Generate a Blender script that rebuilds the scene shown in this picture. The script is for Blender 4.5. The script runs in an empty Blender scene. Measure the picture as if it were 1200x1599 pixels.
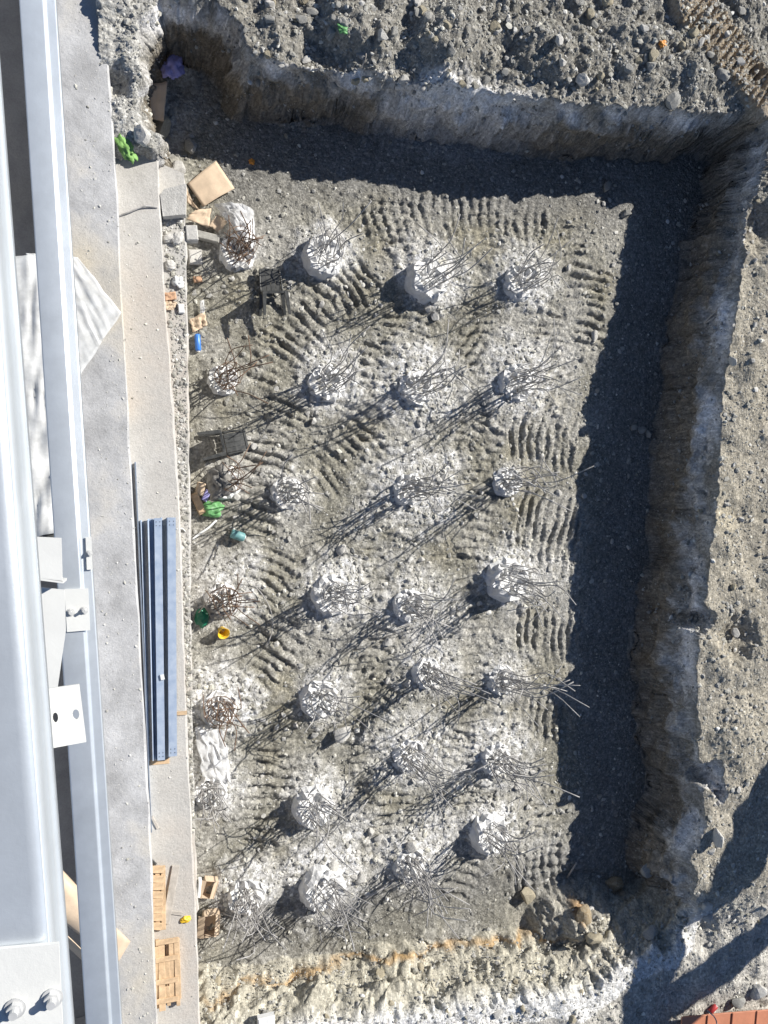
import bpy, math, random
import numpy as np
from mathutils import Vector, Matrix

# ------------------------------------------------------------------ camera, sky, sun
scene = bpy.context.scene
col = scene.collection
FPX = 1230.0                      # focal length in photo pixels (1200 x 1599)
CAMH = 12.3                       # camera height above the pit floor
TILT = math.atan(370.0 / FPX)
cam_d = bpy.data.cameras.new('camera')
cam_d.sensor_fit = 'VERTICAL'; cam_d.sensor_height = 36.0
cam_d.lens = FPX / 1599.0 * 36.0
cam_d.clip_start = 0.05; cam_d.clip_end = 2000
cam = bpy.data.objects.new('camera', cam_d); col.objects.link(cam)
cam.location = (0, 0, CAMH); cam.rotation_euler = (0, -TILT, 0)
scene.camera = cam

SUN_EL = math.radians(35.0)
SUN_H = Vector((0.87, 0.50, 0)).normalized()            # horizontal direction towards the sun
world = bpy.data.worlds.new('World'); scene.world = world; world.use_nodes = True
nt = world.node_tree
bg = nt.nodes['Background']
sky = nt.nodes.new('ShaderNodeTexSky'); sky.sky_type = 'NISHITA'; sky.sun_disc = False
sky.sun_elevation = SUN_EL
sky.altitude = 2500; sky.air_density = 0.75; sky.dust_density = 0.3; sky.ozone_density = 2.0
sky.sun_rotation = math.atan2(SUN_H.x, SUN_H.y)
nt.links.new(sky.outputs[0], bg.inputs[0]); bg.inputs[1].default_value = 0.08
sd = bpy.data.lights.new('sun', 'SUN'); sd.energy = 5.0; sd.angle = math.radians(0.5); sd.color = (1.0, 0.965, 0.90)
sun = bpy.data.objects.new('sun', sd); col.objects.link(sun)
to_sun = Vector((SUN_H.x * math.cos(SUN_EL), SUN_H.y * math.cos(SUN_EL), math.sin(SUN_EL)))
sun.rotation_euler = to_sun.to_track_quat('Z', 'Y').to_euler(); sun.location = (20, 12, 25)
vs = scene.view_settings
vs.view_transform = 'Standard'; vs.look = 'None'; vs.gamma = 1.0; vs.use_curve_mapping = False
vs.exposure = 0.54

# ------------------------------------------------------------------ pixels to places
ct, st = math.cos(TILT), math.sin(TILT)
def W(px, py, z=0.0):
    a = (px - 600.0) / FPX; b = -(py - 799.5) / FPX
    dx = a * ct + st; dy = b; dz = a * st - ct
    s = (z - CAMH) / dz
    return Vector((dx * s, dy * s, z))
def depth(p): return p[0] * st + (CAMH - p[2]) * ct
def PXM(p): return FPX / depth(p)                       # photo pixels per metre at a point

rng = np.random.default_rng(7); rnd = random.Random(11)

# ------------------------------------------------------------------ noise
def perlin(x, y, seed=0):
    xi = np.floor(x).astype(np.int64); yi = np.floor(y).astype(np.int64)
    xf = x - xi; yf = y - yi
    def grad(ix, iy):
        h = (ix * 374761393 + iy * 668265263 + seed * 974634777) & 0xffffffff
        h = ((h ^ (h >> 13)) * 1274126177) & 0xffffffff
        h = h ^ (h >> 16)
        a = (h & 0xffff) * (2 * np.pi / 65536.0)
        return np.cos(a), np.sin(a)
    u = xf * xf * xf * (xf * (xf * 6 - 15) + 10); v = yf * yf * yf * (yf * (yf * 6 - 15) + 10)
    r = []
    for oy in (0, 1):
        for ox in (0, 1):
            gx, gy = grad(xi + ox, yi + oy)
            r.append(gx * (xf - ox) + gy * (yf - oy))
    return ((r[0] * (1 - u) + r[1] * u) * (1 - v) + (r[2] * (1 - u) + r[3] * u) * v) * 1.5
def fbm(x, y, seed, octs=3):
    s = 0; a = 1.0; t = 0
    for o in range(octs):
        s = s + a * perlin(x * 2 ** o, y * 2 ** o, seed + o * 17); t += a; a *= 0.5
    return s / t
def sstep(a, b, x):
    t = np.clip((x - a) / (b - a), 0, 1); return t * t * (3 - 2 * t)

# ------------------------------------------------------------------ object helpers
def link(name, me, mat=None, parent=None, smooth=False):
    o = bpy.data.objects.new(name, me); col.objects.link(o)
    if mat and not me.materials: me.materials.append(mat)
    if parent: o.parent = parent
    if smooth: me.shade_smooth()
    return o
def mesh(name, v, f):
    me = bpy.data.meshes.new(name); me.from_pydata([tuple(p) for p in v], [], [tuple(q) for q in f]); me.update(); return me
def obj(name, v, f, mat, parent=None, smooth=False):
    return link(name, mesh(name, v, f), mat, parent, smooth)
def tag(o, label, cat, group=None):
    o['label'] = label; o['category'] = cat
    if group: o['group'] = group
    return o
def thing(name, label, cat, loc=(0, 0, 0), rot=(0, 0, 0), group=None):
    o = bpy.data.objects.new(name, None); col.objects.link(o); o.empty_display_size = 0.1
    o.location = loc; o.rotation_euler = rot
    return tag(o, label, cat, group)
def struct(o): o['kind'] = 'structure'; return o
def stuff(o, label=None, cat=None):
    o['kind'] = 'stuff'
    if label: o['label'] = label; o['category'] = cat
    return o
class MB:
    def __init__(s): s.v = []; s.f = []
    def add(s, v, f):
        n = len(s.v); s.v += [Vector(p) for p in v]; s.f += [tuple(i + n for i in q) for q in f]; return s
    def box(s, c, d, M=None, bev=0.0):
        x, y, z = (k / 2 for k in d)
        if bev <= 0:
            v = [Vector((sx * x, sy * y, sz * z)) for sz in (-1, 1) for sy in (-1, 1) for sx in (-1, 1)]
            f = [(0, 2, 3, 1), (4, 5, 7, 6), (0, 1, 5, 4), (2, 6, 7, 3), (0, 4, 6, 2), (1, 3, 7, 5)]
        else:
            b = bev; v = []; f = []
            for zz, k in ((-z, b), (-z + b, 0), (z - b, 0), (z, b)):
                v += [Vector(p) for p in ((-x + k, -y + k, zz), (x - k, -y + k, zz), (x - k, y - k, zz), (-x + k, y - k, zz))]
            for r in range(3):
                for i in range(4):
                    f.append((r * 4 + i, r * 4 + (i + 1) % 4, r * 4 + 4 + (i + 1) % 4, r * 4 + 4 + i))
            f += [(3, 2, 1, 0), (12, 13, 14, 15)]
        M = M or Matrix()
        return s.add([M @ p + Vector(c) for p in v], f)
    def tube(s, pts, r, n=6):
        v, f = tube(pts, r, n); return s.add(v, f)
    def prism(s, pts, z0, z1):                      # polygon in plan, pts counter-clockwise
        n = len(pts)
        v = [(p[0], p[1], z0) for p in pts] + [(p[0], p[1], z1) for p in pts]
        f = [tuple(range(n - 1, -1, -1)), tuple(range(n, 2 * n))] + [(i, (i + 1) % n, n + (i + 1) % n, n + i) for i in range(n)]
        return s.add(v, f)
    def extrude(s, prof, a, b, up=Vector((0, 0, 1))):   # open profile [(side, height)] swept from a to b
        a = Vector(a); b = Vector(b); d = (b - a).normalized(); sd_ = d.cross(up).normalized(); u = sd_.cross(d)
        n = len(prof)
        v = [e + sd_ * p[0] + u * p[1] for e in (a, b) for p in prof]
        f = [(i, i + 1, n + i + 1, n + i) for i in range(n - 1)]
        return s.add(v, f)
    def build(s, name, mat, parent=None, smooth=False): return obj(name, s.v, s.f, mat, parent, smooth)
def tube(pts, r, n=6):
    P = [Vector(p) for p in pts]; v = []; f = []
    ref = None
    for i, p in enumerate(P):
        d = (P[min(i + 1, len(P) - 1)] - P[max(i - 1, 0)]).normalized()
        if ref is None: ref = d.orthogonal().normalized()
        ref = (ref - d * ref.dot(d)).normalized(); b = d.cross(ref)
        rr = r[i] if isinstance(r, (list, tuple)) else r
        for k in range(n):
            a = 2 * math.pi * k / n; v.append(p + (ref * math.cos(a) + b * math.sin(a)) * rr)
    m = len(P)
    for i in range(m - 1):
        for k in range(n): f.append((i * n + k, i * n + (k + 1) % n, (i + 1) * n + (k + 1) % n, (i + 1) * n + k))
    f += [tuple(range(n - 1, -1, -1)), tuple((m - 1) * n + k for k in range(n))]
    return v, f
def spline(ctrl, n):
    C = [Vector(c) for c in ctrl]; C = [C[0] * 2 - C[1]] + C + [C[-1] * 2 - C[-2]]; out = []
    seg = len(C) - 3
    for i in range(n + 1):
        t = i / n * seg; k = min(int(t), seg - 1); t -= k
        p0, p1, p2, p3 = C[k:k + 4]
        out.append(0.5 * ((2 * p1) + (p2 - p0) * t + (2 * p0 - 5 * p1 + 4 * p2 - p3) * t * t + (3 * p1 - p0 - 3 * p2 + p3) * t ** 3))
    return out
_ico = None
def ico(sub=1):
    import bmesh
    bm = bmesh.new(); bmesh.ops.create_icosphere(bm, subdivisions=sub, radius=1.0)
    bm.verts.ensure_lookup_table(); v = np.array([p.co[:] for p in bm.verts]); f = [tuple(q.index for q in t.verts) for t in bm.faces]; bm.free()
    return v, f

# ------------------------------------------------------------------ materials
def mat(name, color, rough=0.8, metal=0.0, var=0.25, scale=8.0, bump=0.0, bscale=60.0, attr=None, hue2=None, trans=0.0, alpha=1.0, spec=0.5):
    m = bpy.data.materials.new(name); m.use_nodes = True; N = m.node_tree.nodes; L = m.node_tree.links
    p = N['Principled BSDF']; p.inputs['Roughness'].default_value = rough; p.inputs['Metallic'].default_value = metal
    p.inputs['Specular IOR Level'].default_value = spec
    tc = N.new('ShaderNodeTexCoord'); n1 = N.new('ShaderNodeTexNoise'); n1.inputs['Scale'].default_value = scale; n1.inputs['Detail'].default_value = 6
    n1.inputs['Roughness'].default_value = 0.65
    L.new(tc.outputs['Object'], n1.inputs['Vector'])
    r = N.new('ShaderNodeValToRGB'); L.new(n1.outputs['Fac'], r.inputs['Fac'])
    r.color_ramp.elements[0].position = 0.3; r.color_ramp.elements[1].position = 0.7
    c = Vector(color[:3])
    lo = c * (1 - var); hi = Vector(hue2) if hue2 else c * (1 + var)
    r.color_ramp.elements[0].color = (*lo, 1); r.color_ramp.elements[1].color = (*[min(1, k) for k in hi], 1)
    out = r.outputs['Color']
    if attr:
        a = N.new('ShaderNodeAttribute'); a.attribute_name = attr
        mx = N.new('ShaderNodeMix'); mx.data_type = 'RGBA'; mx.blend_type = 'MULTIPLY'; mx.inputs['Factor'].default_value = 1.0
        L.new(a.outputs['Color'], mx.inputs['A']); L.new(out, mx.inputs['B']); out = mx.outputs['Result']
    L.new(out, p.inputs['Base Color'])
    if bump > 0:
        n2 = N.new('ShaderNodeTexNoise'); n2.inputs['Scale'].default_value = bscale; n2.inputs['Detail'].default_value = 5; n2.inputs['Roughness'].default_value = 0.7
        L.new(tc.outputs['Object'], n2.inputs['Vector'])
        b = N.new('ShaderNodeBump'); b.inputs['Strength'].default_value = 1.0; b.inputs['Distance'].default_value = bump
        L.new(n2.outputs['Fac'], b.inputs['Height']); L.new(b.outputs['Normal'], p.inputs['Normal'])
    if trans > 0: p.inputs['Transmission Weight'].default_value = trans
    p.inputs['Alpha'].default_value = alpha
    return m
M = {}
M['soil'] = mat('soil', (1, 1, 1), 0.95, var=0.16, scale=14, bump=0.012, bscale=38, attr='Col', spec=0.15)
def soil_mat():
    m = M['soil']; N = m.node_tree.nodes; L = m.node_tree.links; p = N['Principled BSDF']
    tc = [n for n in N if n.type == 'TEX_COORD'][0]; src = p.inputs['Base Color'].links[0].from_socket; bsrc = p.inputs['Normal'].links[0].from_socket
    nz = N.new('ShaderNodeTexNoise'); nz.inputs['Scale'].default_value = 9; nz.inputs['Detail'].default_value = 3
    L.new(tc.outputs['Object'], nz.inputs['Vector'])
    wp = N.new('ShaderNodeVectorMath'); wp.operation = 'MULTIPLY_ADD'; wp.inputs[1].default_value = (.06, .06, .06); L.new(nz.outputs['Color'], wp.inputs[0]); L.new(tc.outputs['Object'], wp.inputs[2])
    out = src; nrm = bsrc
    for sc, lo, hi, bd in ((11.0, .90, 1.09, .012), (34.0, .70, 1.24, .016)):
        v = N.new('ShaderNodeTexVoronoi'); v.inputs['Scale'].default_value = sc; v.inputs['Randomness'].default_value = 1.0; L.new(wp.outputs[0], v.inputs['Vector'])
        mr = N.new('ShaderNodeMapRange'); mr.inputs['To Min'].default_value = lo; mr.inputs['To Max'].default_value = hi
        sp = N.new('ShaderNodeSeparateColor'); L.new(v.outputs['Color'], sp.inputs[0]); L.new(sp.outputs[0], mr.inputs['Value'])
        mx = N.new('ShaderNodeMix'); mx.data_type = 'RGBA'; mx.blend_type = 'MULTIPLY'; mx.inputs['Factor'].default_value = 1.0
        cb = N.new('ShaderNodeCombineColor')
        for i in range(3): L.new(mr.outputs[0], cb.inputs[i])
        L.new(out, mx.inputs['A']); L.new(cb.outputs[0], mx.inputs['B']); out = mx.outputs['Result']
        b = N.new('ShaderNodeBump'); b.invert = True; b.inputs['Distance'].default_value = bd; b.inputs['Strength'].default_value = .75
        # only some cells stand up as clods
        ml = N.new('ShaderNodeMath'); ml.operation = 'MULTIPLY'; L.new(v.outputs['Distance'], ml.inputs[0]); L.new(sp.outputs[1], ml.inputs[1])
        L.new(ml.outputs[0], b.inputs['Height']); L.new(nrm, b.inputs['Normal']); nrm = b.outputs['Normal']
    L.new(out, p.inputs['Base Color']); L.new(nrm, p.inputs['Normal'])
soil_mat()
M['stone'] = mat('stone', (1, 1, 1), 0.9, var=0.15, scale=25, bump=0.006, bscale=60, attr='Col', spec=0.2)
M['rock_pale'] = mat('rock_pale', (0.56, 0.54, 0.50), 0.92, var=0.22, scale=9, bump=0.012, bscale=30, spec=0.2)
M['rock_grey'] = mat('rock_grey', (0.36, 0.35, 0.32), 0.92, var=0.28, scale=9, bump=0.012, bscale=30, spec=0.2)
M['rock_tan'] = mat('rock_tan', (0.42, 0.37, 0.27), 0.92, var=0.25, scale=8, bump=0.012, bscale=30, spec=0.2)
M['rock_orange'] = mat('rock_orange', (0.38, 0.25, 0.11), 0.92, var=0.35, scale=8, bump=0.012, bscale=30, spec=0.2, hue2=(0.40, 0.36, 0.28))
M['concrete'] = mat('pile_concrete', (0.68, 0.675, 0.66), 0.9, var=0.18, scale=7, bump=0.014, bscale=26, spec=0.2)
M['bar'] = mat('dusty_rebar', (0.36, 0.345, 0.325), 0.88, metal=0.0, var=0.45, scale=9, hue2=(0.52, 0.50, 0.48), spec=0.2)
M['bar_rust'] = mat('rusty_rebar', (0.16, 0.095, 0.06), 0.8, metal=0.2, var=0.4, scale=9, hue2=(0.30, 0.21, 0.15), spec=0.3)
M['plastic_black'] = mat('black_plastic', (0.035, 0.038, 0.038), 0.45, var=0.35, scale=12, hue2=(0.085, 0.085, 0.08))
M['card'] = mat('cardboard', (0.60, 0.47, 0.34), 0.85, var=0.14, scale=5, bump=0.002, bscale=90, spec=0.2)
M['wood'] = mat('pallet_wood', (0.56, 0.40, 0.25), 0.85, var=0.28, scale=9, bump=0.003, bscale=90, spec=0.2)
M['wood_grey'] = mat('weathered_wood', (0.44, 0.40, 0.35), 0.9, var=0.25, scale=9, bump=0.003, bscale=90, spec=0.2)
M['galv'] = mat('galvanised_steel', (0.58, 0.62, 0.66), 0.40, metal=0.5, var=0.10, scale=5, bump=0.0006, bscale=25)
M['galv_sky_blue'] = mat('sky_tinted_steel', (0.40, 0.50, 0.66), 0.4, metal=0.2, var=0.18, scale=9, hue2=(0.50, 0.57, 0.67))  # sky's blue reflection put into the galvanised base colour
M['white_paint'] = mat('white_painted_steel', (0.66, 0.66, 0.635), 0.5, var=0.05, scale=6, bump=0.0006, bscale=80)
M['bolt'] = mat('zinc_bolt', (0.58, 0.58, 0.57), 0.45, metal=0.25, var=0.15, scale=40)
M['hole'] = mat('hole_shade', (0.10, 0.11, 0.14), 0.8, var=0.2)
M['lime'] = mat('lime_green_cloth', (0.20, 0.38, 0.10), 0.7, var=0.3, scale=12)
M['green'] = mat('green_plastic', (0.13, 0.33, 0.12), 0.5, var=0.3, scale=12)
M['dkgreen'] = mat('dark_green_plastic', (0.02, 0.17, 0.09), 0.3, var=0.3, scale=12)
M['purple'] = mat('violet_cloth', (0.32, 0.30, 0.58), 0.8, var=0.25, scale=14)
M['blue'] = mat('blue_tin', (0.05, 0.20, 0.62), 0.35, var=0.2, scale=12)
M['teal'] = mat('teal_tin', (0.16, 0.34, 0.34), 0.5, var=0.3, scale=12)
M['yellow'] = mat('yellow_plastic', (0.75, 0.48, 0.03), 0.45, var=0.2, scale=12)
M['orange'] = mat('orange_plastic', (0.70, 0.28, 0.04), 0.55, var=0.3, scale=20)
M['red'] = mat('red_tin', (0.45, 0.05, 0.05), 0.4, var=0.2, scale=12)
M['brick'] = mat('brick', (0.52, 0.32, 0.20), 0.9, var=0.3, scale=20, bump=0.003)
M['white'] = mat('white_plastic', (0.74, 0.74, 0.72), 0.5, var=0.1, scale=12)
M['tarp'] = mat('grey_cement_bag', (0.20, 0.19, 0.17), 0.8, var=0.4, scale=7, hue2=(0.34, 0.32, 0.29), bump=0.006, bscale=18)
M['roof'] = mat('red_oxide_sheet', (0.50, 0.20, 0.11), 0.6, var=0.18, scale=3, bump=0.002)
M['machine'] = mat('excavator_paint', (0.55, 0.35, 0.05), 0.5, var=0.15)
M['machine_dark'] = mat('excavator_steel', (0.05, 0.05, 0.05), 0.7, var=0.3)
# thin translucent film
def film(name, color, op):
    m = bpy.data.materials.new(name); m.use_nodes = True; N = m.node_tree.nodes; L = m.node_tree.links
    p = N['Principled BSDF']; p.inputs['Base Color'].default_value = (*color, 1); p.inputs['Roughness'].default_value = 0.32
    p.inputs['Alpha'].default_value = op
    tc = N.new('ShaderNodeTexCoord'); n = N.new('ShaderNodeTexNoise'); n.inputs['Scale'].default_value = 7; n.inputs['Detail'].default_value = 5
    L.new(tc.outputs['Object'], n.inputs['Vector'])
    mr = N.new('ShaderNodeMapRange'); mr.inputs['To Min'].default_value = op - 0.22; mr.inputs['To Max'].default_value = min(1, op + 0.22)
    mr.inputs['From Min'].default_value = 0.3; mr.inputs['From Max'].default_value = 0.7
    L.new(n.outputs['Fac'], mr.inputs['Value']); L.new(mr.outputs['Result'], p.inputs['Alpha'])
    return m
M['film'] = film('clear_plastic_film', (0.80, 0.80, 0.80), 0.45)
M['sheet'] = film('milky_plastic_sheet', (0.76, 0.76, 0.74), 0.62)
# concrete slab: speckles, stains
def slab_mat(name, c0, c1, stain):
    m = bpy.data.materials.new(name); m.use_nodes = True; N = m.node_tree.nodes; L = m.node_tree.links
    p = N['Principled BSDF']; p.inputs['Roughness'].default_value = 0.92; p.inputs['Specular IOR Level'].default_value = 0.2
    tc = N.new('ShaderNodeTexCoord')
    def noise(sc, det=6, ro=0.65):
        n = N.new('ShaderNodeTexNoise'); n.inputs['Scale'].default_value = sc; n.inputs['Detail'].default_value = det; n.inputs['Roughness'].default_value = ro
        L.new(tc.outputs['Object'], n.inputs['Vector']); return n
    a = noise(2.2); r = N.new('ShaderNodeValToRGB'); r.color_ramp.elements[0].position = 0.32; r.color_ramp.elements[1].position = 0.68
    r.color_ramp.elements[0].color = (*c0, 1); r.color_ramp.elements[1].color = (*c1, 1); L.new(a.outputs['Fac'], r.inputs['Fac'])
    s = noise(0.55, 4); sr = N.new('ShaderNodeValToRGB'); sr.color_ramp.elements[0].position = 0.52; sr.color_ramp.elements[1].position = 0.70
    L.new(s.outputs['Fac'], sr.inputs['Fac'])
    mx = N.new('ShaderNodeMix'); mx.data_type = 'RGBA'; L.new(sr.outputs['Color'], mx.inputs['Factor']); L.new(r.outputs['Color'], mx.inputs['A']); mx.inputs['B'].default_value = (*stain, 1)
    g = noise(45, 3); gr = N.new('ShaderNodeValToRGB'); gr.color_ramp.elements[0].position = 0.28; gr.color_ramp.elements[0].color = (0.86, 0.86, 0.86, 1)
    gr.color_ramp.elements[1].position = 0.62; gr.color_ramp.elements[1].color = (1.05, 1.05, 1.05, 1); L.new(g.outputs['Fac'], gr.inputs['Fac'])
    m2 = N.new('ShaderNodeMix'); m2.data_type = 'RGBA'; m2.blend_type = 'MULTIPLY'; m2.inputs['Factor'].default_value = 1
    L.new(mx.outputs['Result'], m2.inputs['A']); L.new(gr.outputs['Color'], m2.inputs['B']); L.new(m2.outputs['Result'], p.inputs['Base Color'])
    b = N.new('ShaderNodeBump'); b.inputs['Distance'].default_value = 0.0025; L.new(g.outputs['Fac'], b.inputs['Height'])
    n3 = noise(9, 6, 0.7); b2 = N.new('ShaderNodeBump'); b2.inputs['Distance'].default_value = 0.012; L.new(n3.outputs['Fac'], b2.inputs['Height']); L.new(b.outputs['Normal'], b2.inputs['Normal'])
    L.new(b2.outputs['Normal'], p.inputs['Normal'])
    return m
M['slab'] = slab_mat('slab_concrete', (0.35, 0.345, 0.34), (0.58, 0.575, 0.57), (0.52, 0.47, 0.385))
M['footing'] = slab_mat('footing_concrete', (0.44, 0.42, 0.39), (0.53, 0.51, 0.475), (0.48, 0.435, 0.385))
M['recess'] = slab_mat('recess_concrete', (0.30, 0.30, 0.30), (0.42, 0.42, 0.42), (0.36, 0.35, 0.33))

# ------------------------------------------------------------------ piles (photo pixels of the base), used by the terrain too
# px, py, head radius, head height, chalk radius, chalk strength, bar count, bar length, lean (px direction), rusty
PILES = [
 [(372,392,.26,.25,.40,.25,30,.75,(.3,-.1),1),(505,402,.30,.42,.50,.75,16,1.05,(.1,-.5),0),(668,438,.34,.50,.60,.80,18,1.35,(.5,-.3),0),(815,440,.30,.22,.60,.75,20,1.0,(.3,-.4),0)],
 [(350,592,.22,.15,.30,.20,20,.95,(.7,-.1),1),(512,598,.28,.25,.58,.70,22,1.15,(.3,-.1),0),(650,605,.28,.20,.75,.75,22,1.25,(.6,.1),0),(808,598,.30,.25,.75,.70,26,1.25,(.45,.55),0)],
 [(352,752,.24,.15,.30,.25,16,1.05,(.6,-.3),1),(450,770,.24,.15,.45,.45,22,1.15,(.3,-.2),0),(640,765,.26,.15,.85,.60,26,1.25,(.3,-.2),0),(795,752,.24,.10,.30,.30,20,1.35,(.8,-.1),0)],
 [(348,938,.25,.18,.55,.55,24,.90,(.5,-.2),1),(520,928,.30,.35,.60,.80,24,1.05,(.3,.1),0),(640,945,.25,.15,.65,.50,22,1.15,(.6,.1),0),(792,905,.34,.48,.60,.75,26,1.35,(.6,.5),0)],
 [(342,1105,.26,.22,.60,.85,28,.75,(.0,.1),1),(500,1092,.28,.32,.50,.60,20,1.05,(.4,.0),0),(668,1052,.24,.12,.60,.50,24,1.15,(.6,.3),0),(785,1062,.24,.12,.50,.45,24,1.35,(.8,.1),0)],
 [(330,1235,.24,.15,.50,.55,26,.80,(-.1,.2),0),(490,1258,.30,.42,.50,.70,20,1.05,(.4,.3),0),(640,1180,.26,.15,.75,.55,22,1.25,(.5,.6),0),(775,1185,.26,.15,.65,.70,28,1.15,(.8,.2),0)],
 [(385,1400,.26,.20,.55,.75,28,.95,(-.1,.6),0),(505,1385,.34,.50,.75,.85,26,1.05,(.3,.6),0),(640,1350,.26,.15,.65,.70,22,1.15,(.3,.5),0),(765,1300,.32,.42,.55,.85,22,1.05,(.2,.7),0)],
]

# ------------------------------------------------------------------ terrain
def poly(pts): return np.array([W(*p)[:2] for p in pts])
BASE = poly([(262,26,1.3),(325,32,1.3),(352,95,.8),(362,190,0),(500,200,0),(600,215,0),(760,240,0),(900,252,0),(1098,256,0),(1062,400,0),(1045,500,0),
 (1022,640,0),(1012,800,0),(1000,900,0),(985,1000,0),(988,1150,0),(1000,1240,0),(965,1310,0),(985,1375,0),(930,1400,0),(890,1412,0),(868,1440,0),(700,1462,0),(500,1490,0),(310,1512,0),
 (-500,1560,0),(-500,262,1.4),(205,262,1.4),(262,262,1.4),(284,232,1.4),(272,196,1.4),(244,180,1.4),(236,60,1.4)])
def signed_dist(X, Y, P):
    d = np.full(X.shape, 1e9, np.float32); ins = np.zeros(X.shape, bool)
    n = len(P)
    for i in range(n):
        ax, ay = P[i]; bx, by = P[(i + 1) % n]
        ex, ey = bx - ax, by - ay
        t = np.clip(((X - ax) * ex + (Y - ay) * ey) / (ex * ex + ey * ey), 0, 1)
        d = np.minimum(d, (X - ax - t * ex) ** 2 + (Y - ay - t * ey) ** 2)
        c = ((ay > Y) != (by > Y)) & (X < (bx - ax) * (Y - ay) / (by - ay + 1e-12) + ax)
        ins ^= c
    d = np.sqrt(d); return np.where(ins, -d, d)
def axis(lo, hi, step, far, f0=0, f1=0):
    a = np.concatenate([np.arange(lo, f0, step), np.arange(f0, f1, step * .5), np.arange(f1, hi, step)]); g = []; s = step; p = hi
    while p < far: s *= 1.35; p += s; g.append(p)
    h = []; s = step; p = lo
    while p > -far: s *= 1.35; p -= s; h.append(p)
    return np.concatenate([h[::-1], a, g])
STEP = 0.0185
xs = axis(-0.6, 10.5, STEP, 400, 8.1, 9.8); ys = axis(-9.2, 9.2, STEP, 400, 5.0, 6.4)
X, Y = np.meshgrid(xs, ys)
near = (np.abs(X) < 14) & (np.abs(Y) < 13)
n_lo = fbm(X * .55, Y * .55, 3, 3); n_mid = fbm(X * 1.9, Y * 1.9, 21, 3)
d0 = signed_dist(X, Y, BASE)
# ragged wall line
bot_ = sstep(-6.0, -7.2, Y)
d = d0 + 0.14 * np.clip(n_lo * 1.5, -1, 1) * (1 - bot_) + 0.17 * n_mid + 0.06 * fbm(X * 3.6, Y * 3.6, 31, 2)
# how high the bank stands and how wide the slope is, by side
rs_ = sstep(7.4, 8.6, X) * sstep(4.4, 3.4, Y); bot = sstep(-6.0, -7.2, Y); top = sstep(4.6, 5.8, Y); rightside = sstep(7.4, 9.0, X)
leftbank = sstep(1.0, 0.3, X) * sstep(4.5, 5.0, Y)
HT = 1.46 + 0.10 * n_lo - 0.40 * bot + 0.0 * top
wid = 0.25 + 0.12 * n_mid + 0.10 * np.clip(n_lo, -.5, 1) - 0.04 * top + 0.30 * bot
wid = np.clip(wid + .45 * sstep(.18, .55, fbm(X * .8, Y * .8, 37, 2)) * rs_, .14, 2)
br = np.exp(-((X - 7.4) ** 2 + (Y + 7.0) ** 2) / 1.0)          # slumped heap at the bottom right corner
wid = np.clip(wid + 0.22 * br, 0.14, 2)
t = d / wid; t = np.clip(t - .22 * fbm(X * 6.5, Y * 6.5, 38, 3) * sstep(.45, .9, t) * (t < 1.6), 0, 1)
# layered face: steep below, ledge, steep, crumbling lip
prof = np.where(t < .55, t / .55 * .66, np.where(t < .72, .66 + (t - .55) / .17 * .10, .76 + (t - .72) / .28 * .24))
Z = HT * prof
face = (d > 0) & (t < 1)
bank = sstep(0.9, 1.0, t)
floor = 1 - sstep(0.0, 0.12, d)
# floor: gentle swells, deeper wheel-way along the right and top walls
Z = Z + floor * (0.06 * n_lo + 0.035 * n_mid)
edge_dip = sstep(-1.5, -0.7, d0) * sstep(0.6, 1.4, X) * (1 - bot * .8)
Z = Z - floor * 0.16 * edge_dip
tal = np.exp(-(np.minimum(d, 0) / .16) ** 2) * (d <= .02) * sstep(.0, .5, fbm(X * 1.1, Y * 1.1, 39, 3) + .1); Z = Z + tal * .20 * (1 - bot * .5)
hp = W(925, 1455, .6); hq = np.hypot((X - hp.x) / .80, (Y - hp.y) / .52) * (1 + .30 * n_mid); Z = np.maximum(Z, (.72 - .60 * hq ** 1.2 + .25 * n_mid + .16 * fbm(X * 3, Y * 3, 41, 3) + .10 * fbm(X * 9, Y * 9, 42, 3)) * sstep(1.6, 1.0, hq))
# banks
spoil = bank * top
Z = Z + bank * (0.10 * n_lo + 0.07 * n_mid) + spoil * sstep(.0, .9, d) * (0.30 * np.abs(fbm(X * .9, Y * .9, 44, 3)) + 0.16 * np.abs(fbm(X * 2.3, Y * 2.3, 45, 3)))
Z = Z + bank * rightside * (1 - top) * 0.10 * np.abs(fbm(X * 1.3, Y * 1.3, 46, 3))
# face relief
fr = fbm(X * 3.2, Y * 3.2, 51, 4)
Z = Z + np.where(face, (0.05 + .07 * bot) * fr * np.sin(np.pi * np.clip(t, 0, 1)), 0)
# chalk heaps round the piles
chalk = np.zeros_like(X); heap = np.zeros_like(X)
pn = fbm(X * 4.0, Y * 4.0, 61, 3)
for r in PILES:
    for (px, py, hr, hh, cr, cs, nb, bl, ln, ru) in r:
        p = W(px + 6, py - 8, 0.1); q = np.sqrt((X - p.x) ** 2 + (Y - p.y) ** 2) / (cr * 1.20)
        q2 = q * (1 + .45 * pn)
        chalk = np.maximum(chalk, cs * sstep(1.15, 0.35, q2)); heap = np.maximum(heap, (0.04 + .09 * cs) * sstep(1.3, 0.2, q2))
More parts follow.
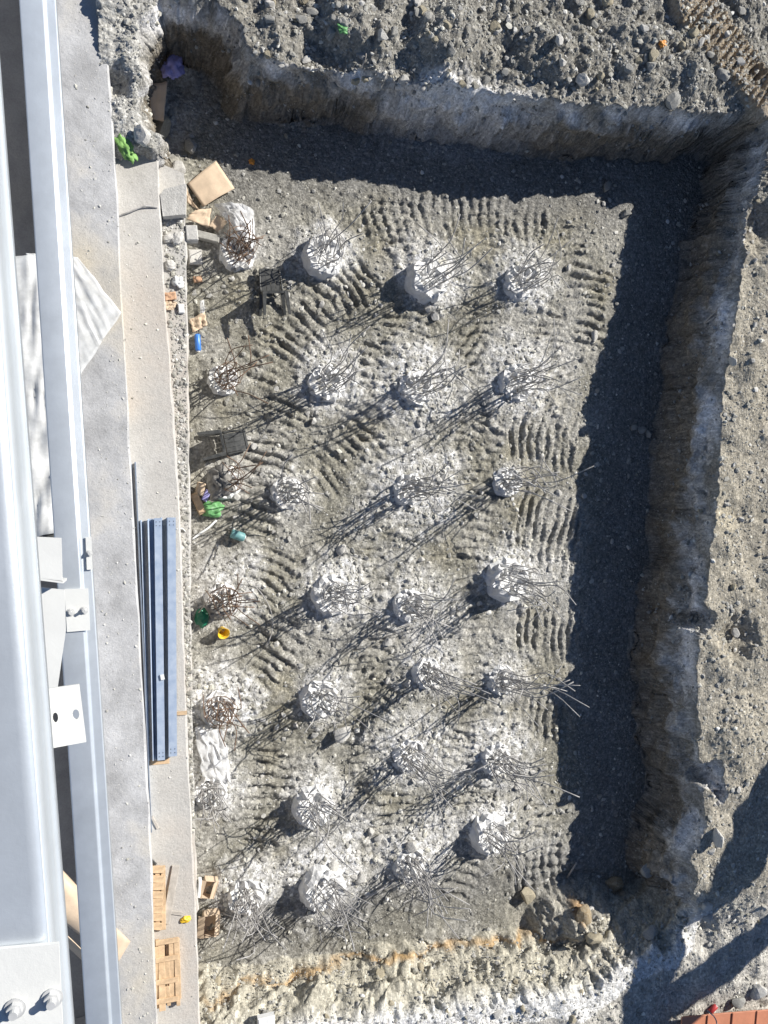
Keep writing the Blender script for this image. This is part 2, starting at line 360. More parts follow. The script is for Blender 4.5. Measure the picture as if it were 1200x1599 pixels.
# streaks of chalk between some piles
for (a, b, w_, s_) in [((700,720),(690,800),.28,.75),((560,820),(640,700),.5,.3),((600,1330),(690,1290),.6,.45),((640,1130),(720,1200),.7,.35),((620,880),(700,960),.6,.3),((330,1150),(350,1230),.35,.75),((500,1330),(560,1290),.5,.4),((800,880),(880,900),.5,.35),((840,700),(880,560),.6,.18),((760,1230),(850,1330),.8,.22),((350,900),(390,880),.4,.5)]:
    pa = W(*a, 0); pb = W(*b, 0); ex, ey = pb.x - pa.x, pb.y - pa.y
    tt = np.clip(((X - pa.x) * ex + (Y - pa.y) * ey) / (ex * ex + ey * ey), 0, 1)
    q = np.sqrt((X - pa.x - tt * ex) ** 2 + (Y - pa.y - tt * ey) ** 2) / w_ * (1 + .5 * pn)
    chalk = np.maximum(chalk, s_ * sstep(1.1, .2, q)); heap = np.maximum(heap, .08 * s_ * sstep(1.2, .2, q))
Z = Z + floor * heap
# crawler track marks: strip path, half width (m), grouser spacing, depth
TRK = [([(575,415),(500,480),(430,565)],.42,.17,.055),([(450,625),(425,700),(395,790),(380,850)],.42,.165,.055),([(570,640),(540,700),(480,760)],.36,.17,.04),
 ([(440,860),(400,930),(380,975)],.40,.17,.05),([(455,965),(420,1030),(370,1090)],.38,.17,.05),([(600,1235),(600,1310)],.5,.16,.05),([(430,1170),(410,1260),(400,1330)],.35,.17,.05),
 ([(600,310),(610,395)],.45,.16,.035),([(760,330),(770,400)],.5,.17,.035),([(880,350),(900,470)],.42,.17,.045),([(650,480),(640,540)],.38,.16,.04),([(840,470),(850,560),(880,640)],.42,.165,.05),([(760,640),(730,700)],.35,.165,.04),
 ([(570,800),(600,860),(620,880)],.35,.17,.035),([(740,1230),(735,1300),(700,1400)],.4,.17,.04),([(560,1120),(600,1150),(590,1210)],.35,.17,.035),([(850,1250),(850,1380)],.4,.18,.04),
 ([(790,685),(900,700)],.50,.165,.055),([(800,815),(905,845)],.62,.165,.06),([(800,980),(895,985)],.45,.165,.055),([(790,1120),(880,1125)],.40,.165,.05),([(795,1345),(875,1335)],.55,.17,.045),
 ([(925,415),(915,540)],.36,.165,.055),([(700,860),(700,900),(720,960)],.34,.165,.04),([(560,1000),(600,1060),(580,1110)],.36,.165,.045),([(700,500),(760,560)],.36,.165,.045),([(590,540),(560,600)],.34,.165,.045),([(690,1190),(720,1130)],.34,.165,.04),([(440,1330),(470,1440)],.4,.165,.04),([(560,740),(600,690)],.34,.165,.04),
 ([(590,470),(592,650),(600,860),(575,1060),(580,1240),(560,1300)],.42,.165,.034),([(742,470),(748,700),(735,880),(742,1120),(725,1280)],.40,.165,.034),([(560,350),(700,335),(860,360)],.40,.17,.034),([(420,1100),(430,1200),(450,1300)],.40,.165,.034),
 ([(400,600),(440,520)],.3,.16,.04),([(570,330),(530,300)],.5,.2,.03)]
def strip(P):
    best = np.full(X.shape, 1e9); along = np.zeros(X.shape); acc = 0
    for i in range(len(P) - 1):
        ax, ay = P[i].x, P[i].y; ex, ey = P[i + 1].x - ax, P[i + 1].y - ay; L_ = math.hypot(ex, ey)
        t_ = ((X - ax) * ex + (Y - ay) * ey) / (L_ * L_); tc_ = np.clip(t_, 0, 1)
        q = np.hypot(X - ax - tc_ * ex, Y - ay - tc_ * ey)
        m_ = q < best; best = np.where(m_, q, best); along = np.where(m_, acc + tc_ * L_, along); acc += L_
    return best, along
def ridge(s_): # flat crest, deep narrow groove
    a = 0.5 + 0.5 * np.cos(2 * np.pi * s_); return sstep(.12, .62, a) * .8 + .2 * a
tr_mask = np.zeros_like(X)
wob = .10 * fbm(X * 1.6, Y * 1.6, 71, 2) + .03 * fbm(X * 7, Y * 7, 72, 2)
tbreak = np.clip(0.72 + 1.15 * fbm(X * 2.0, Y * 2.0, 79, 3), .0, 1.2)
for pth, hw, sp, am in TRK:
    P = spline([W(*q, 0) for q in pth], 10); q, al = strip(P)
    m_ = sstep(hw * 1.35, hw * .55, q + .28 * pn + .12 * n_mid) * floor * (1 - .8 * np.clip(chalk, 0, 1))
    # grousers bow slightly towards the strip's middle
    Z = Z + m_ * am * 1.15 * (ridge((al + .85 * wob - .10 * (q / hw) ** 2 * hw) / sp) - .6) * tbreak
    tr_mask = np.maximum(tr_mask, m_)
# long scrape marks beside the shaded strip
sc_c = W(878, 800, 0).x + 0.02 * (Y)
sm = sstep(.75, .35, np.abs(X - (W(868, 800, 0).x - .055 * (-Y - 0) + .0)) ) * sstep(5.0, 4.0, Y) * sstep(-6.2, -5.5, Y) * floor
Z = Z + 0 * sm * np.clip(.3 + 1.5 * fbm(X * 2.2, Y * .7, 77, 3), 0, 1) * (ridge((X + .055 * Y + 1.1 * wob) / .15) - .6)
# ridged track on the top right bank
q, al = strip([W(1075, 15, 1.5), W(1125, 75, 1.5), W(1195, 150, 1.5)])
trb = sstep(.42, .34, q); Z = Z * (1 - trb) + trb * (HT + .16 + 0.07 * (ridge((al + .5 * wob) / .12) - .5)); tr_mask = np.maximum(tr_mask, trb * .6)
# hollow on the right bank
for (hx, hy, rr, dd) in [(1155,1000,.42,.28),(1195,350,.5,.3),(1180,120,.3,.2),(1120,1480,.4,.12),(1150,1160,.5,-.1),(505,85,.6,.22),(640,120,.5,.15),(700,60,.6,-.18),(1000,110,.8,-.15),(860,90,.5,-.16),(180,125,.22,.20),(1030,1470,.35,.25)]:
    c = W(hx, hy, 1.5); qq = np.hypot(X - c.x, Y - c.y) * (1 + .35 * pn); Z = Z - bank * dd * sstep(rr * 1.2, rr * .3, qq)
# clods: creased billows at several sizes
rough = .62 + .6 * n_mid + .35 * spoil + .1 * bot * bank - .30 * bank * rightside * (1 - top)
rough = np.clip(rough, .25, 1.8)
smooth_floor = 1 - .45 * edge_dip * floor - .3 * chalk
b1 = .35 * fbm(X * 4.5, Y * 4.5, 81, 3); b2 = .5 * np.abs(fbm(X * 12, Y * 12, 82, 2)) + .4 * fbm(X * 10, Y * 10, 84, 3); b3 = np.abs(perlin(X * 24, Y * 24, 83))
cl = (.085 * b1 + .055 * b2 + .030 * b3) * rough * smooth_floor * (1 + .25 * tr_mask)
Z = Z + np.where(near, cl * (floor * .9 + bank * .85 + .28 * bot * face + 1.3 * sstep(1.4, 1.0, hq) * (1 - floor) * (1 - bank)), 0)
lump = sstep(.25, .55, fbm(X * 7.5, Y * 7.5, 91, 2)); Z = Z + lump * .04 * rough * (bank * top * .6 + floor * .5) * near
# below the slab and footing the ground lies low
XSTEP = lambda y: np.interp(y, [W(245, 1599, 1.5).y, W(165, 0, 1.5).y], [W(245, 1599, 1.5).x, W(165, 0, 1.5).x])
under = X < XSTEP(Y) - 0.12
Z = np.where(under & near, np.minimum(Z, -0.05), Z)
flat_far = ~near
Z = np.where(flat_far & (X > 0), 1.5 + 0.3 * n_lo, Z); Z = np.where(flat_far & (X <= 0), -0.1, Z)
# the pit continues nowhere behind the building: level ground beyond the lower bank
def H(x, y):
    i = int(np.clip(np.searchsorted(xs, x) - 1, 0, len(xs) - 2)); j = int(np.clip(np.searchsorted(ys, y) - 1, 0, len(ys) - 2))
    u = (x - xs[i]) / (xs[i + 1] - xs[i]); v = (y - ys[j]) / (ys[j + 1] - ys[j])
    return float((Z[j, i] * (1 - u) + Z[j, i + 1] * u) * (1 - v) + (Z[j + 1, i] * (1 - u) + Z[j + 1, i + 1] * u) * v)
def Harr(x, y):
    i = np.clip(np.searchsorted(xs, x) - 1, 0, len(xs) - 2); j = np.clip(np.searchsorted(ys, y) - 1, 0, len(ys) - 2)
    return Z[j, i]
def G(px, py):                       # first ground point hit by the sight line of a photo pixel
    z = 2.2
    while z > -0.5:
        p = W(px, py, z)
        if H(p.x, p.y) >= z: return Vector((p.x, p.y, H(p.x, p.y)))
        z -= 0.03
    return W(px, py, 0)

# soil colours plus shade darkened into the floor along the walls
X0, Y0 = X, Y; X = X0 + Z * .9; Y = Y0 + Z * .75
def mixc(C, c, m): return C * (1 - m[..., None]) + np.array(c) * m[..., None]
C = np.zeros(X.shape + (3,)) + np.array((.235, .222, .182))
pat = sstep(-.25, .35, fbm(X * .8, Y * .8, 101, 4)); C = mixc(C, (.325, .312, .280), pat)
yel = sstep(.1, .5, fbm(X * 1.2, Y * 1.2, 105, 3)); C = mixc(C, (.275, .250, .185), yel * .55)
C = mixc(C, (.35, .318, .258), bank * rightside * (1 - top) * .85)
C = mixc(C, (.235, .222, .195), spoil * .8)
C = mixc(C, (.46, .44, .40), bot * bank * .8); C = mixc(C, (.44, .41, .33), np.where(face, bot, 0) * .9)
C = mixc(C, (.43, .40, .33), sstep(1.5, .9, hq) * .8)
C = mixc(C, (.45, .44, .41), leftbank * bank * .8)
C = mixc(C, (.44, .39, .29), bank * sstep(.35, .55, fbm(X * .5, Y * .5, 107, 2)) * rightside * .7)
# cut faces: brown clay below, pale marl band, dark topsoil
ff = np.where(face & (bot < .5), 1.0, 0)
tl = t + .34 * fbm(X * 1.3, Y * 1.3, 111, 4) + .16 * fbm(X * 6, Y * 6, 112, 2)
C = mixc(C, (.24, .228, .205), ff * .7)
C = mixc(C, (.205, .175, .132), ff * sstep(.80, .35, tl) * .8)
C = mixc(C, (.43, .415, .39), ff * .85 * sstep(.42, .60, tl) * sstep(1.05, .88, tl) * sstep(-.35, .15, fbm(X * 1.7, Y * 1.7, 113, 3)))
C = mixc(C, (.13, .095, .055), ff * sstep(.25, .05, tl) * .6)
# rusty seam and white edge of the lower bank
ln_y = np.interp(X0, [W(330,1540,.2).x, W(500,1508,.2).x, W(700,1482,.2).x, W(890,1452,.2).x], [W(330,1540,.2).y, W(500,1508,.2).y, W(700,1482,.2).y, W(890,1452,.2).y])
seam = np.exp(-((Y0 - ln_y + .05 * n_mid) / .030) ** 2) * sstep(.4, 1.2, X0) * sstep(7.2, 6.6, X0) * (.6 + .4 * sstep(-.25, .25, fbm(X * 1.3, Y * 4, 121, 3)))
C = mixc(C, (.44, .25, .075), np.clip(seam, 0, 1) * .75)
we = np.exp(-((t - 1.0 - 0.10 * n_mid) / .16) ** 2) * bot * (d < wid * 1.6); C = mixc(C, (.72, .71, .69), np.clip(we, 0, 1) * .75)
seat = sstep(-.15, .4, fbm(X * 2.2, Y * 2.2, 131, 3)); C = mixc(C, (.60, .59, .57), bot * bank * seat * .45 * sstep(5.5, 4.0, X0))
for (ox, oy, r_) in [(905,1420,.16),(958,1380,.13)]:
    g_ = G(ox, oy); C = mixc(C, (.40, .22, .07), sstep(r_ * 1.4, r_ * .4, np.hypot(X0 - g_.x, Y0 - g_.y) * (1 + .5 * pn)) * .85)
# pale marl where it crops out on the right lip and top lip
lip = np.exp(-((t - .84) / .16) ** 2) * ff * sstep(-.1, .25, fbm(X * 1.1, Y * 1.1, 141, 3)); C = mixc(C, (.74, .73, .73), np.clip(lip, 0, 1) * .9)
mx_ = W(735, 160, 1.3); mq = np.hypot((X0 - mx_.x) / 1.5, (Y0 - mx_.y) / .38) * (1 + .6 * pn); C = mixc(C, (.74, .73, .72), sstep(1.1, .4, mq) * .8)
ch = np.clip(chalk * (0.82 + 1.3 * fbm(X * 9, Y * 9, 151, 3)), 0, 1) * floor
C = mixc(C, (.74, .73, .72), ch)
dust = sstep(.15, .6, fbm(X * 2.6, Y * 2.6, 153, 4)) * floor * .24; C = mixc(C, (.50, .49, .47), dust)
C = mixc(C, (.17, .165, .155), floor * edge_dip * .75)  # floor by the right and top walls darkened to deepen their shade
C = C * (1 + .28 * fbm(X * 16, Y * 16, 161, 2)[..., None]) * (1 + .10 * fbm(X * 3, Y * 3, 163, 2)[..., None])
sp_ = (perlin(X * 27, Y * 27, 165) > .42) & near; C = np.where(sp_[..., None], C * 1.35 + .03, C)
C = mixc(C, (.36, .29, .205), trb * .85)
C = np.clip(C * 1.14, .02, .82); X, Y = X0, Y0
ny, nx = X.shape
gyd, gxd = np.gradient(d0, ys, xs); gl = np.hypot(gxd, gyd) + 1e-6
al_ = X - Y; fdisp = np.where(face, np.sin(np.pi * np.clip(t, 0, 1)) ** .6, 0) * near
fdisp = fdisp * (.22 * fbm(al_ * 1.5, Z * 2.2 + 3, 201, 3) + .11 * fbm(al_ * 4.5, Z * 5, 203, 3) + .05 * fbm(al_ * 12, Z * 12, 205, 2))
XD = X + gxd / gl * fdisp; YD = Y + gyd / gl * fdisp
me = bpy.data.meshes.new('ground')
co = np.stack([XD, YD, Z], -1).reshape(-1, 3).astype(np.float32)
idx = np.arange(nx * ny).reshape(ny, nx)
qd = np.stack([idx[:-1, :-1], idx[:-1, 1:], idx[1:, 1:], idx[1:, :-1]], -1).reshape(-1, 4).astype(np.int32)
def fast_mesh(me, co, faces, colors=None, smooth=True):
    k = faces.shape[1]
    me.vertices.add(len(co)); me.vertices.foreach_set('co', co.ravel().astype(np.float32))
    me.loops.add(faces.size); me.loops.foreach_set('vertex_index', faces.ravel().astype(np.int32))
    me.polygons.add(len(faces)); me.polygons.foreach_set('loop_start', np.arange(0, faces.size, k, dtype=np.int32))
    me.polygons.foreach_set('use_smooth', np.full(len(faces), smooth, bool))
    me.update(calc_edges=True)
    if colors is not None:
        a = me.color_attributes.new('Col', 'FLOAT_COLOR', 'POINT')
        a.data.foreach_set('color', np.concatenate([colors, np.ones((len(colors), 1))], 1).ravel().astype(np.float32))
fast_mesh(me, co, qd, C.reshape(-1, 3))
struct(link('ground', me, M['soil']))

# ------------------------------------------------------------------ slab, footing, ledge, added recess
ZS, ZF, ZL = 1.50, 1.16, 0.98
def side(pts, z): return [W(px, py, z) for px, py in pts]
def slab_obj(name, left, right, z, m, z0=-0.2, jag=0.01):
    L_ = spline(left, 60); R_ = spline(right, 60)
    v = []; f = []
    def jit(p, s): return Vector((p.x + rnd.uniform(-jag, jag) * s, p.y, p.z))
    for a, b in zip(L_, R_):
        v += [Vector((a.x, a.y, z0)), Vector((a.x, a.y, z)), Vector((a.x + .012, a.y, z + .012)), jit(Vector((b.x - .02, b.y, z + .012)), 1), jit(Vector((b.x, b.y, z - .01)), 1), Vector((b.x, b.y, z0))]
    for i in range(60):
        for k in range(5):
            f.append((i * 6 + k, i * 6 + k + 1, i * 6 + 7 + k, i * 6 + 6 + k))
    f += [tuple(range(5, -1, -1)), tuple(360 + k for k in range(6))]
    f = [tuple(reversed(q)) for q in f]
    return struct(obj(name, v, f, m))
slab_obj('slab', side([(8,-400),(34,0),(58,400),(94,800),(118,1200),(141,1599),(165,2000)], ZS), side([(148,-400),(165,0),(181,265),(205,730),(225,1100),(237,1340),(246,1599),(262,2000)], ZS), ZS, M['slab'])
slab_obj('footing', side([(150,215),(150,730),(190,1340),(215,2000)], ZF), side([(246,215),(258,450),(272,650),(283,850),(291,1100),(304,1370),(313,1599),(325,2000)], ZF), ZF, M['footing'])
slab_obj('ledge', side([(215,240),(225,650),(260,1100),(290,1450)], ZL), side([(289,272),(293,450),(296,700),(299,950),(302,1200),(310,1420)], ZL), ZL, M['footing'], jag=0.015)
me = MB(); me.prism([(-14, -14), (0.2, -14), (0.2, 14), (-14, 14)], -0.4, 0.03); struct(me.build('added_recess_floor', M['recess']))  # sunken floor added so the slab edge shades a dark strip
# inner slab on the building's side of the added recess
me = MB(); me.prism([(-14, -14), (-1.95, -14), (-3.15, 14), (-14, 14)], 0.03, 1.5); struct(me.build('inner_slab', M['slab']))

# ------------------------------------------------------------------ gravel (nobody could count it)
iv, if_ = ico(1); octa = np.array([(1,0,0),(-1,0,0),(0,1,0),(0,-1,0),(0,0,1),(0,0,-1)], float)
_v, _f = ico(1)
import bmesh as _bm
def base12():
    bm = _bm.new(); _bm.ops.create_icosphere(bm, subdivisions=1, radius=1.0); bm.verts.ensure_lookup_table()
    v = np.array([p.co[:] for p in bm.verts]); f = np.array([[q.index for q in t_.verts] for t_ in bm.faces]); bm.free(); return v, f
BV12, BF12 = base12()
OF = np.array([(0,2,4),(2,1,4),(1,3,4),(3,0,4),(2,0,5),(1,2,5),(3,1,5),(0,3,5)])
def gravel(name, px, py, pz, size, tone, label, tiny=False):
    BV, BF, K = (octa, OF, 6) if tiny else (BV12, BF12, 12)
    n = len(px); v = np.repeat(BV[None], n, 0) * (1 + rng.uniform(-.42, .42, (n, K, 1)))
    v = v * np.stack([size * rng.uniform(.75, 1.3, n), size * rng.uniform(.75, 1.3, n), size * rng.uniform(.38, .68, n)], -1)[:, None, :]
    a = rng.uniform(0, 6.28, n); ca, sa = np.cos(a)[:, None], np.sin(a)[:, None]
    v = np.stack([v[..., 0] * ca - v[..., 1] * sa, v[..., 0] * sa + v[..., 1] * ca, v[..., 2]], -1)
    v += np.stack([px, py, pz + size * .25], -1)[:, None, :]
    f = (BF[None] + (np.arange(n) * K)[:, None, None]).reshape(-1, 3)
    cc = np.repeat(tone[:, None, :], K, 1).reshape(-1, 3)
    me_ = bpy.data.meshes.new(name); fast_mesh(me_, v.reshape(-1, 3), f, cc, smooth=False)
    return stuff(link(name, me_, M['stone']), label, 'gravel')
def tones(n, pale):
    k = rng.uniform(0, 1, n); g = np.where(k < pale, rng.uniform(.50, .76, n), rng.uniform(.27, .46, n))
    w = rng.uniform(0, 1, n)
    return np.stack([g * 1.01, g * (.985 - .015 * w), g * (.93 - .10 * w)], -1)
def at_grid(A, x, y):
    i = np.clip(np.searchsorted(xs, x) - 1, 0, nx - 2); j = np.clip(np.searchsorted(ys, y) - 1, 0, ny - 2); return A[j, i]
n0 = 300000
gx = rng.uniform(-.4, 10.5, n0); gy = rng.uniform(-9, 9, n0)
w_ch = at_grid(chalk, gx, gy); w_fl = at_grid(floor, gx, gy); w_bk = at_grid(bank, gx, gy); w_ed = at_grid(edge_dip, gx, gy); w_tp = at_grid(top, gx, gy)
cn = fbm(gx * 1.4, gy * 1.4, 171, 3); gz = Harr(gx, gy)
w_tr = at_grid(tr_mask, gx, gy); w_bk = w_bk * (1 - .8 * at_grid(trb, gx, gy))
dens = w_fl * (1 - .30 * w_tr) * (.10 + .26 * np.clip(cn + .15, 0, 1) + .42 * w_ch) * (1 - .55 * w_ed) + w_bk * (.16 + .25 * np.clip(cn + .2, 0, 1) + .30 * w_tp) + .60 * (1 - w_fl) * (1 - w_bk)
ok = (rng.uniform(0, 1, n0) < dens) & (gz > -.04 - .5 * w_fl) & (gx > XSTEP(gy) + .05)
xed = np.array([W(300, 800, .98).x])
ok &= ~((w_fl > .5) & (gx < .62))
gx, gy, gz, w_ch, w_fl = gx[ok], gy[ok], gz[ok], w_ch[ok], w_fl[ok]
sz = np.clip(.0080 * (1 - rng.uniform(0, 1, len(gx))) ** (-.40), .008, .040)
tn = tones(len(gx), .16); tn = np.where((rng.uniform(0, 1, len(gx)) < w_ch * .8)[:, None], tones(len(gx), .8), tn)
fl = w_fl > .5
big = sz > .0165
for nm, mk_, ty, lb in (('floor_gravel', fl & big, False, 'coarse grey and white gravel strewn over the pit floor'), ('floor_grit', fl & ~big, True, 'fine grey and white grit strewn over the pit floor'),
                        ('bank_gravel', ~fl & big, False, 'coarse grey gravel on the banks around the pit'), ('bank_grit', ~fl & ~big, True, 'fine grey grit on the banks around the pit')):
    gravel(nm, gx[mk_], gy[mk_], gz[mk_], sz[mk_], tn[mk_], lb, ty); print(nm, int(mk_.sum()))
# rubble on the ledge and crumbs on the slabs
n1 = 2600; k = rng.uniform(0, 1, n1); py_ = 300 + k ** 1.2 * 1000
lo_ = np.interp(py_, [272, 450, 650, 850, 1100, 1370], [250, 262, 274, 284, 292, 304]); hi_ = np.interp(py_, [272, 700, 950, 1420], [287, 294, 297, 306])
px_ = lo_ + (hi_ - lo_) * rng.uniform(0, 1, n1); pts = np.array([W(a, b, ZL + .012) for a, b in zip(px_, py_)])
gravel('ledge_rubble', pts[:, 0], pts[:, 1], pts[:, 2], np.clip(.006 * (1 - rng.uniform(0, 1, n1)) ** (-.5), .006, .032), tones(n1, .25), 'crushed rubble lying along the narrow ledge beside the pit')
n1 = 1700; py_ = rng.uniform(-50, 1650, n1); sl = rng.uniform(0, 1, n1) < .5
px_ = np.where(sl, np.interp(py_, [0, 1599], [170, 250]) - rng.uniform(0, 60, n1), np.interp(py_, [0, 1599], [170, 250]) + 6 + rng.uniform(0, 1, n1) ** 1.5 * 62)
keep = ~(~sl & (py_ < 275)); pts = np.array([W(a, b, (ZS if s_ else ZF) + .012) for a, b, s_ in zip(px_, py_, sl)])[keep]
gravel('slab_crumbs', pts[:, 0], pts[:, 1], pts[:, 2], np.clip(.0035 * (1 - rng.uniform(0, 1, len(pts))) ** (-.4), .0035, .016), tones(len(pts), .85), 'sparse crumbs of mortar and grit on the concrete slab')

# ------------------------------------------------------------------ rocks
ORD = ['first', 'second', 'third', 'fourth', 'fifth', 'sixth', 'seventh']
def rock_mesh(seed, sub=2, ang=.32):
    v, f = ico(sub + 1); r = random.Random(seed)
    # cut by random planes for a broken, faceted look
    for _ in range(13):
        n = Vector((r.gauss(0, 1), r.gauss(0, 1), r.gauss(0, 1))).normalized(); dd = r.uniform(.42, .80); nn = np.array(n)
        ex = np.maximum(v @ nn - dd, 0); v = v - ex[:, None] * nn * .92
    v = v * (1 + .06 * perlin(v[:, 0] * 3 + seed, v[:, 1] * 3 + v[:, 2] * 2.3, seed))[:, None]
    return v, f
RM = {}
for mk in ('rock_pale', 'rock_grey', 'rock_tan', 'rock_orange'):
    RM[mk] = []
    for s_ in range(6):
        v, f = rock_mesh(s_ * 13 + len(mk)); me_ = mesh('rock', v, f); me_.materials.append(M[mk]); RM[mk].append(me_)
def rock(p, sx, sy, sz_, mk='rock_grey', label=None, cat='rock', group=None, rz=None, name='rock', sink=.25):
    o = bpy.data.objects.new(name, rnd.choice(RM[mk])); col.objects.link(o)
    o.location = (p[0], p[1], p[2] + sz_ * (1 - sink * 2)*.6); o.scale = (sx, sy, sz_); o.rotation_euler = (rnd.uniform(-.3, .3), rnd.uniform(-.3, .3), rnd.uniform(0, 6.28) if rz is None else rz)
    if label: tag(o, label, cat, group)
    return o
BIG = [ # px, py, width px, height px, material, label, surface z (None = terrain)
 (535,1143,30,34,'rock_pale','large white angular block on the pit floor beside a crumbled pile',None),
 (533,857,20,20,'rock_pale','pale wedge-shaped stone in the middle of the pit floor',None),
 (820,1393,26,30,'rock_tan','lone tan boulder near the lower right of the pit floor',None),
 (549,131,24,22,'rock_tan','yellowish boulder perched on the crest of the top cut face',None),
 (595,60,24,22,'rock_pale','whitish stone on the spoil heap near a green scrap',None),
 (628,130,22,16,'rock_pale','white lump sitting above the pale marl on the top face',None),
 (220,214,34,38,'rock_pale','rounded dusty boulder beside the lime green cloth',None),
 (250,204,38,40,'rock_tan','brownish boulder at the mouth of the dark hollow',None),
 (296,230,24,26,'rock_grey','grey stone half in shade below the dark hollow',None),
 (277,265,28,22,'rock_pale','white flat stone above the big cardboard sheet',None),
 (903,128,28,22,'rock_pale','pale cracked boulder on the spoil at the upper right',None),
 (876,100,16,16,'rock_pale','round white stone on the spoil heap above the pale boulder',None),
 (872,65,14,26,'rock_pale','slim upright pale stone on the spoil heap',None),
 (1048,160,24,28,'rock_grey','split grey stone on the crest above the dark corner',None),
 (668,30,14,30,'rock_grey','long flat grey stone lying on the spoil near the top edge',None),
 (420,8,22,16,'rock_pale','pale slab of stone cut by the top edge of the picture',None),
 (516,55,20,26,'rock_grey','grey flat stone beside the small green scrap',None),
 (1116,1305,22,34,'rock_pale','white block on the lower right lip of the pit',None),
 (1100,1412,24,16,'rock_pale','pale stone lying in the broad shadow right of the pit',None),
 (1104,1430,20,12,'rock_pale','flat pale stone just below another in the broad shadow',None),
 (905,1422,34,30,'rock_orange','orange-stained boulder at the bottom right corner of the pit',None),
 (955,1376,34,28,'rock_orange','rusty brown boulder in shade at the pit corner',None),
 (925,1460,28,26,'rock_tan','big clod on the slumped heap right of the rusty seam',None),
 (1010,1450,26,24,'rock_grey','grey clod on the slumped bank right of the heap',None),
 (946,293,14,24,'rock_grey','flat stone on the shaded floor below the top wall',None),
 (975,336,22,14,'rock_grey','wide stone on the shaded floor in the upper right corner',None),
 (988,668,14,14,'rock_grey','leftmost of three small stones at the foot of the right wall',None),
 (1000,672,13,13,'rock_grey','middle of three small stones at the foot of the right wall',None),
 (1010,678,14,14,'rock_grey','rightmost of three small stones at the foot of the right wall',None),
 (926,527,14,20,'rock_pale','pale stone on the border of the right wall shadow',None),
 (677,494,18,16,'rock_pale','squarish pale stone below the crescent pile head',None),
 (605,1003,18,16,'rock_pale','pale stone between two long rebar shadows',None),
 (592,1306,18,12,'rock_pale','white stone at the foot of the lower track marks',None),
 (578,1297,14,14,'rock_pale','small white stone left of the lower track marks',None),
 (520,1352,22,20,'rock_pale','white lump leaning on the big lower pile head',None),
 (563,1370,20,22,'rock_pale','white lump right of the big lower pile head',None),
 (640,1318,24,20,'rock_pale','pale lump above the crumbled lower pile',None),
 (1140,565,16,20,'rock_pale','pale stone on the right bank below the sticks',None),
 (1142,985,16,20,'rock_pale','pale stone beside the hollow on the right bank',None),
 (1005,1350,30,26,'rock_grey','grey clod where the right wall meets the slumped corner',None),
 (1180,1545,34,24,'rock_pale','pale rubble lump above the red roof',None),
 (1150,1560,26,20,'rock_grey','grey rubble lump at the left of the red roof',None),
]
for (px, py, w_, h_, mk, lb, z) in BIG:
    p = G(px, py); k_ = PXM(p); a, b = w_ / k_ / 2 * 1.08, h_ / k_ / 2 * 1.08
    rock(p, a, b, (a + b) * .42, mk, lb, rz=rnd.uniform(-.35, .35), sink=.05)
# stones one could pick out, in four neighbourhoods
def scatter(n, region, sizes, pal, label, group):
    c = 0; tries = 0
    while c < n and tries < n * 30:
        tries += 1
        px, py = rnd.uniform(region[0], region[2]), rnd.uniform(region[1], region[3])
        if len(region) > 4 and not region[4](px, py): continue
        p = G(px, py); s_ = rnd.uniform(*sizes) ** 1.0 / PXM(p) / 2
        mk = rnd.choice(pal); adj = {'rock_pale': 'pale', 'rock_grey': 'grey', 'rock_tan': 'tan'}[mk]
        ri = min(range(7), key=lambda k_: abs(PILES[k_][1][1] - py)); ci = min(range(4), key=lambda k_: abs(PILES[2][k_][0] - px))
        if 'pile head' in label: ri, ci = min(((a_, b_) for a_ in range(7) for b_ in range(4)), key=lambda q_: (PILES[q_[0]][q_[1]][0] + 8 - px) ** 2 + (PILES[q_[0]][q_[1]][1] - py) ** 2)
        rock(p, s_ * rnd.uniform(.8, 1.25), s_ * rnd.uniform(.8, 1.25), s_ * rnd.uniform(.55, .9), mk, label.format(adj=adj, row=ORD[ri], column=ORD[ci]), 'stone', group, name='stone'); c += 1
PIL = [(q[0], q[1]) for r in PILES for q in r]
scatter(135, (330, 350, 890, 1440, lambda x, y: min((x - a - 8) ** 2 + (y - b) ** 2 for a, b in PIL) < 75 ** 2), (6, 14), ['rock_pale'], '{adj} stone chip beside the pile head in {row} row, {column} from slab', 'stone chips around the pile heads')
scatter(28, (910, 270, 1040, 1300, lambda x, y: x < 1090 - (y - 256) * .08 - 35), (6, 12), ['rock_grey', 'rock_grey', 'rock_pale'], 'small {adj} stone on the shaded floor strip level with the {row} pile row', 'stones on the shaded floor strip')
scatter(82, (380, 0, 1190, 150), (8, 22), ['rock_grey', 'rock_grey', 'rock_tan', 'rock_pale'], 'small {adj} stone on the spoil heap above the {column} column of piles', 'stones on the spoil heap')
scatter(28, (1085, 230, 1195, 1450), (7, 15), ['rock_grey', 'rock_pale', 'rock_tan'], 'small {adj} stone on the right bank level with the {row} pile row', 'stones on the right bank')
scatter(18, (330, 1500, 1000, 1590), (8, 18), ['rock_tan', 'rock_tan', 'rock_pale'], 'small {adj} clod on the lower bank below the {column} column of piles', 'clods on the lower bank')
scatter(9, (255, 140, 350, 260), (7, 16), ['rock_grey'], 'small grey stone in the shade of the hollow at the upper left', 'stones in the shaded hollow')

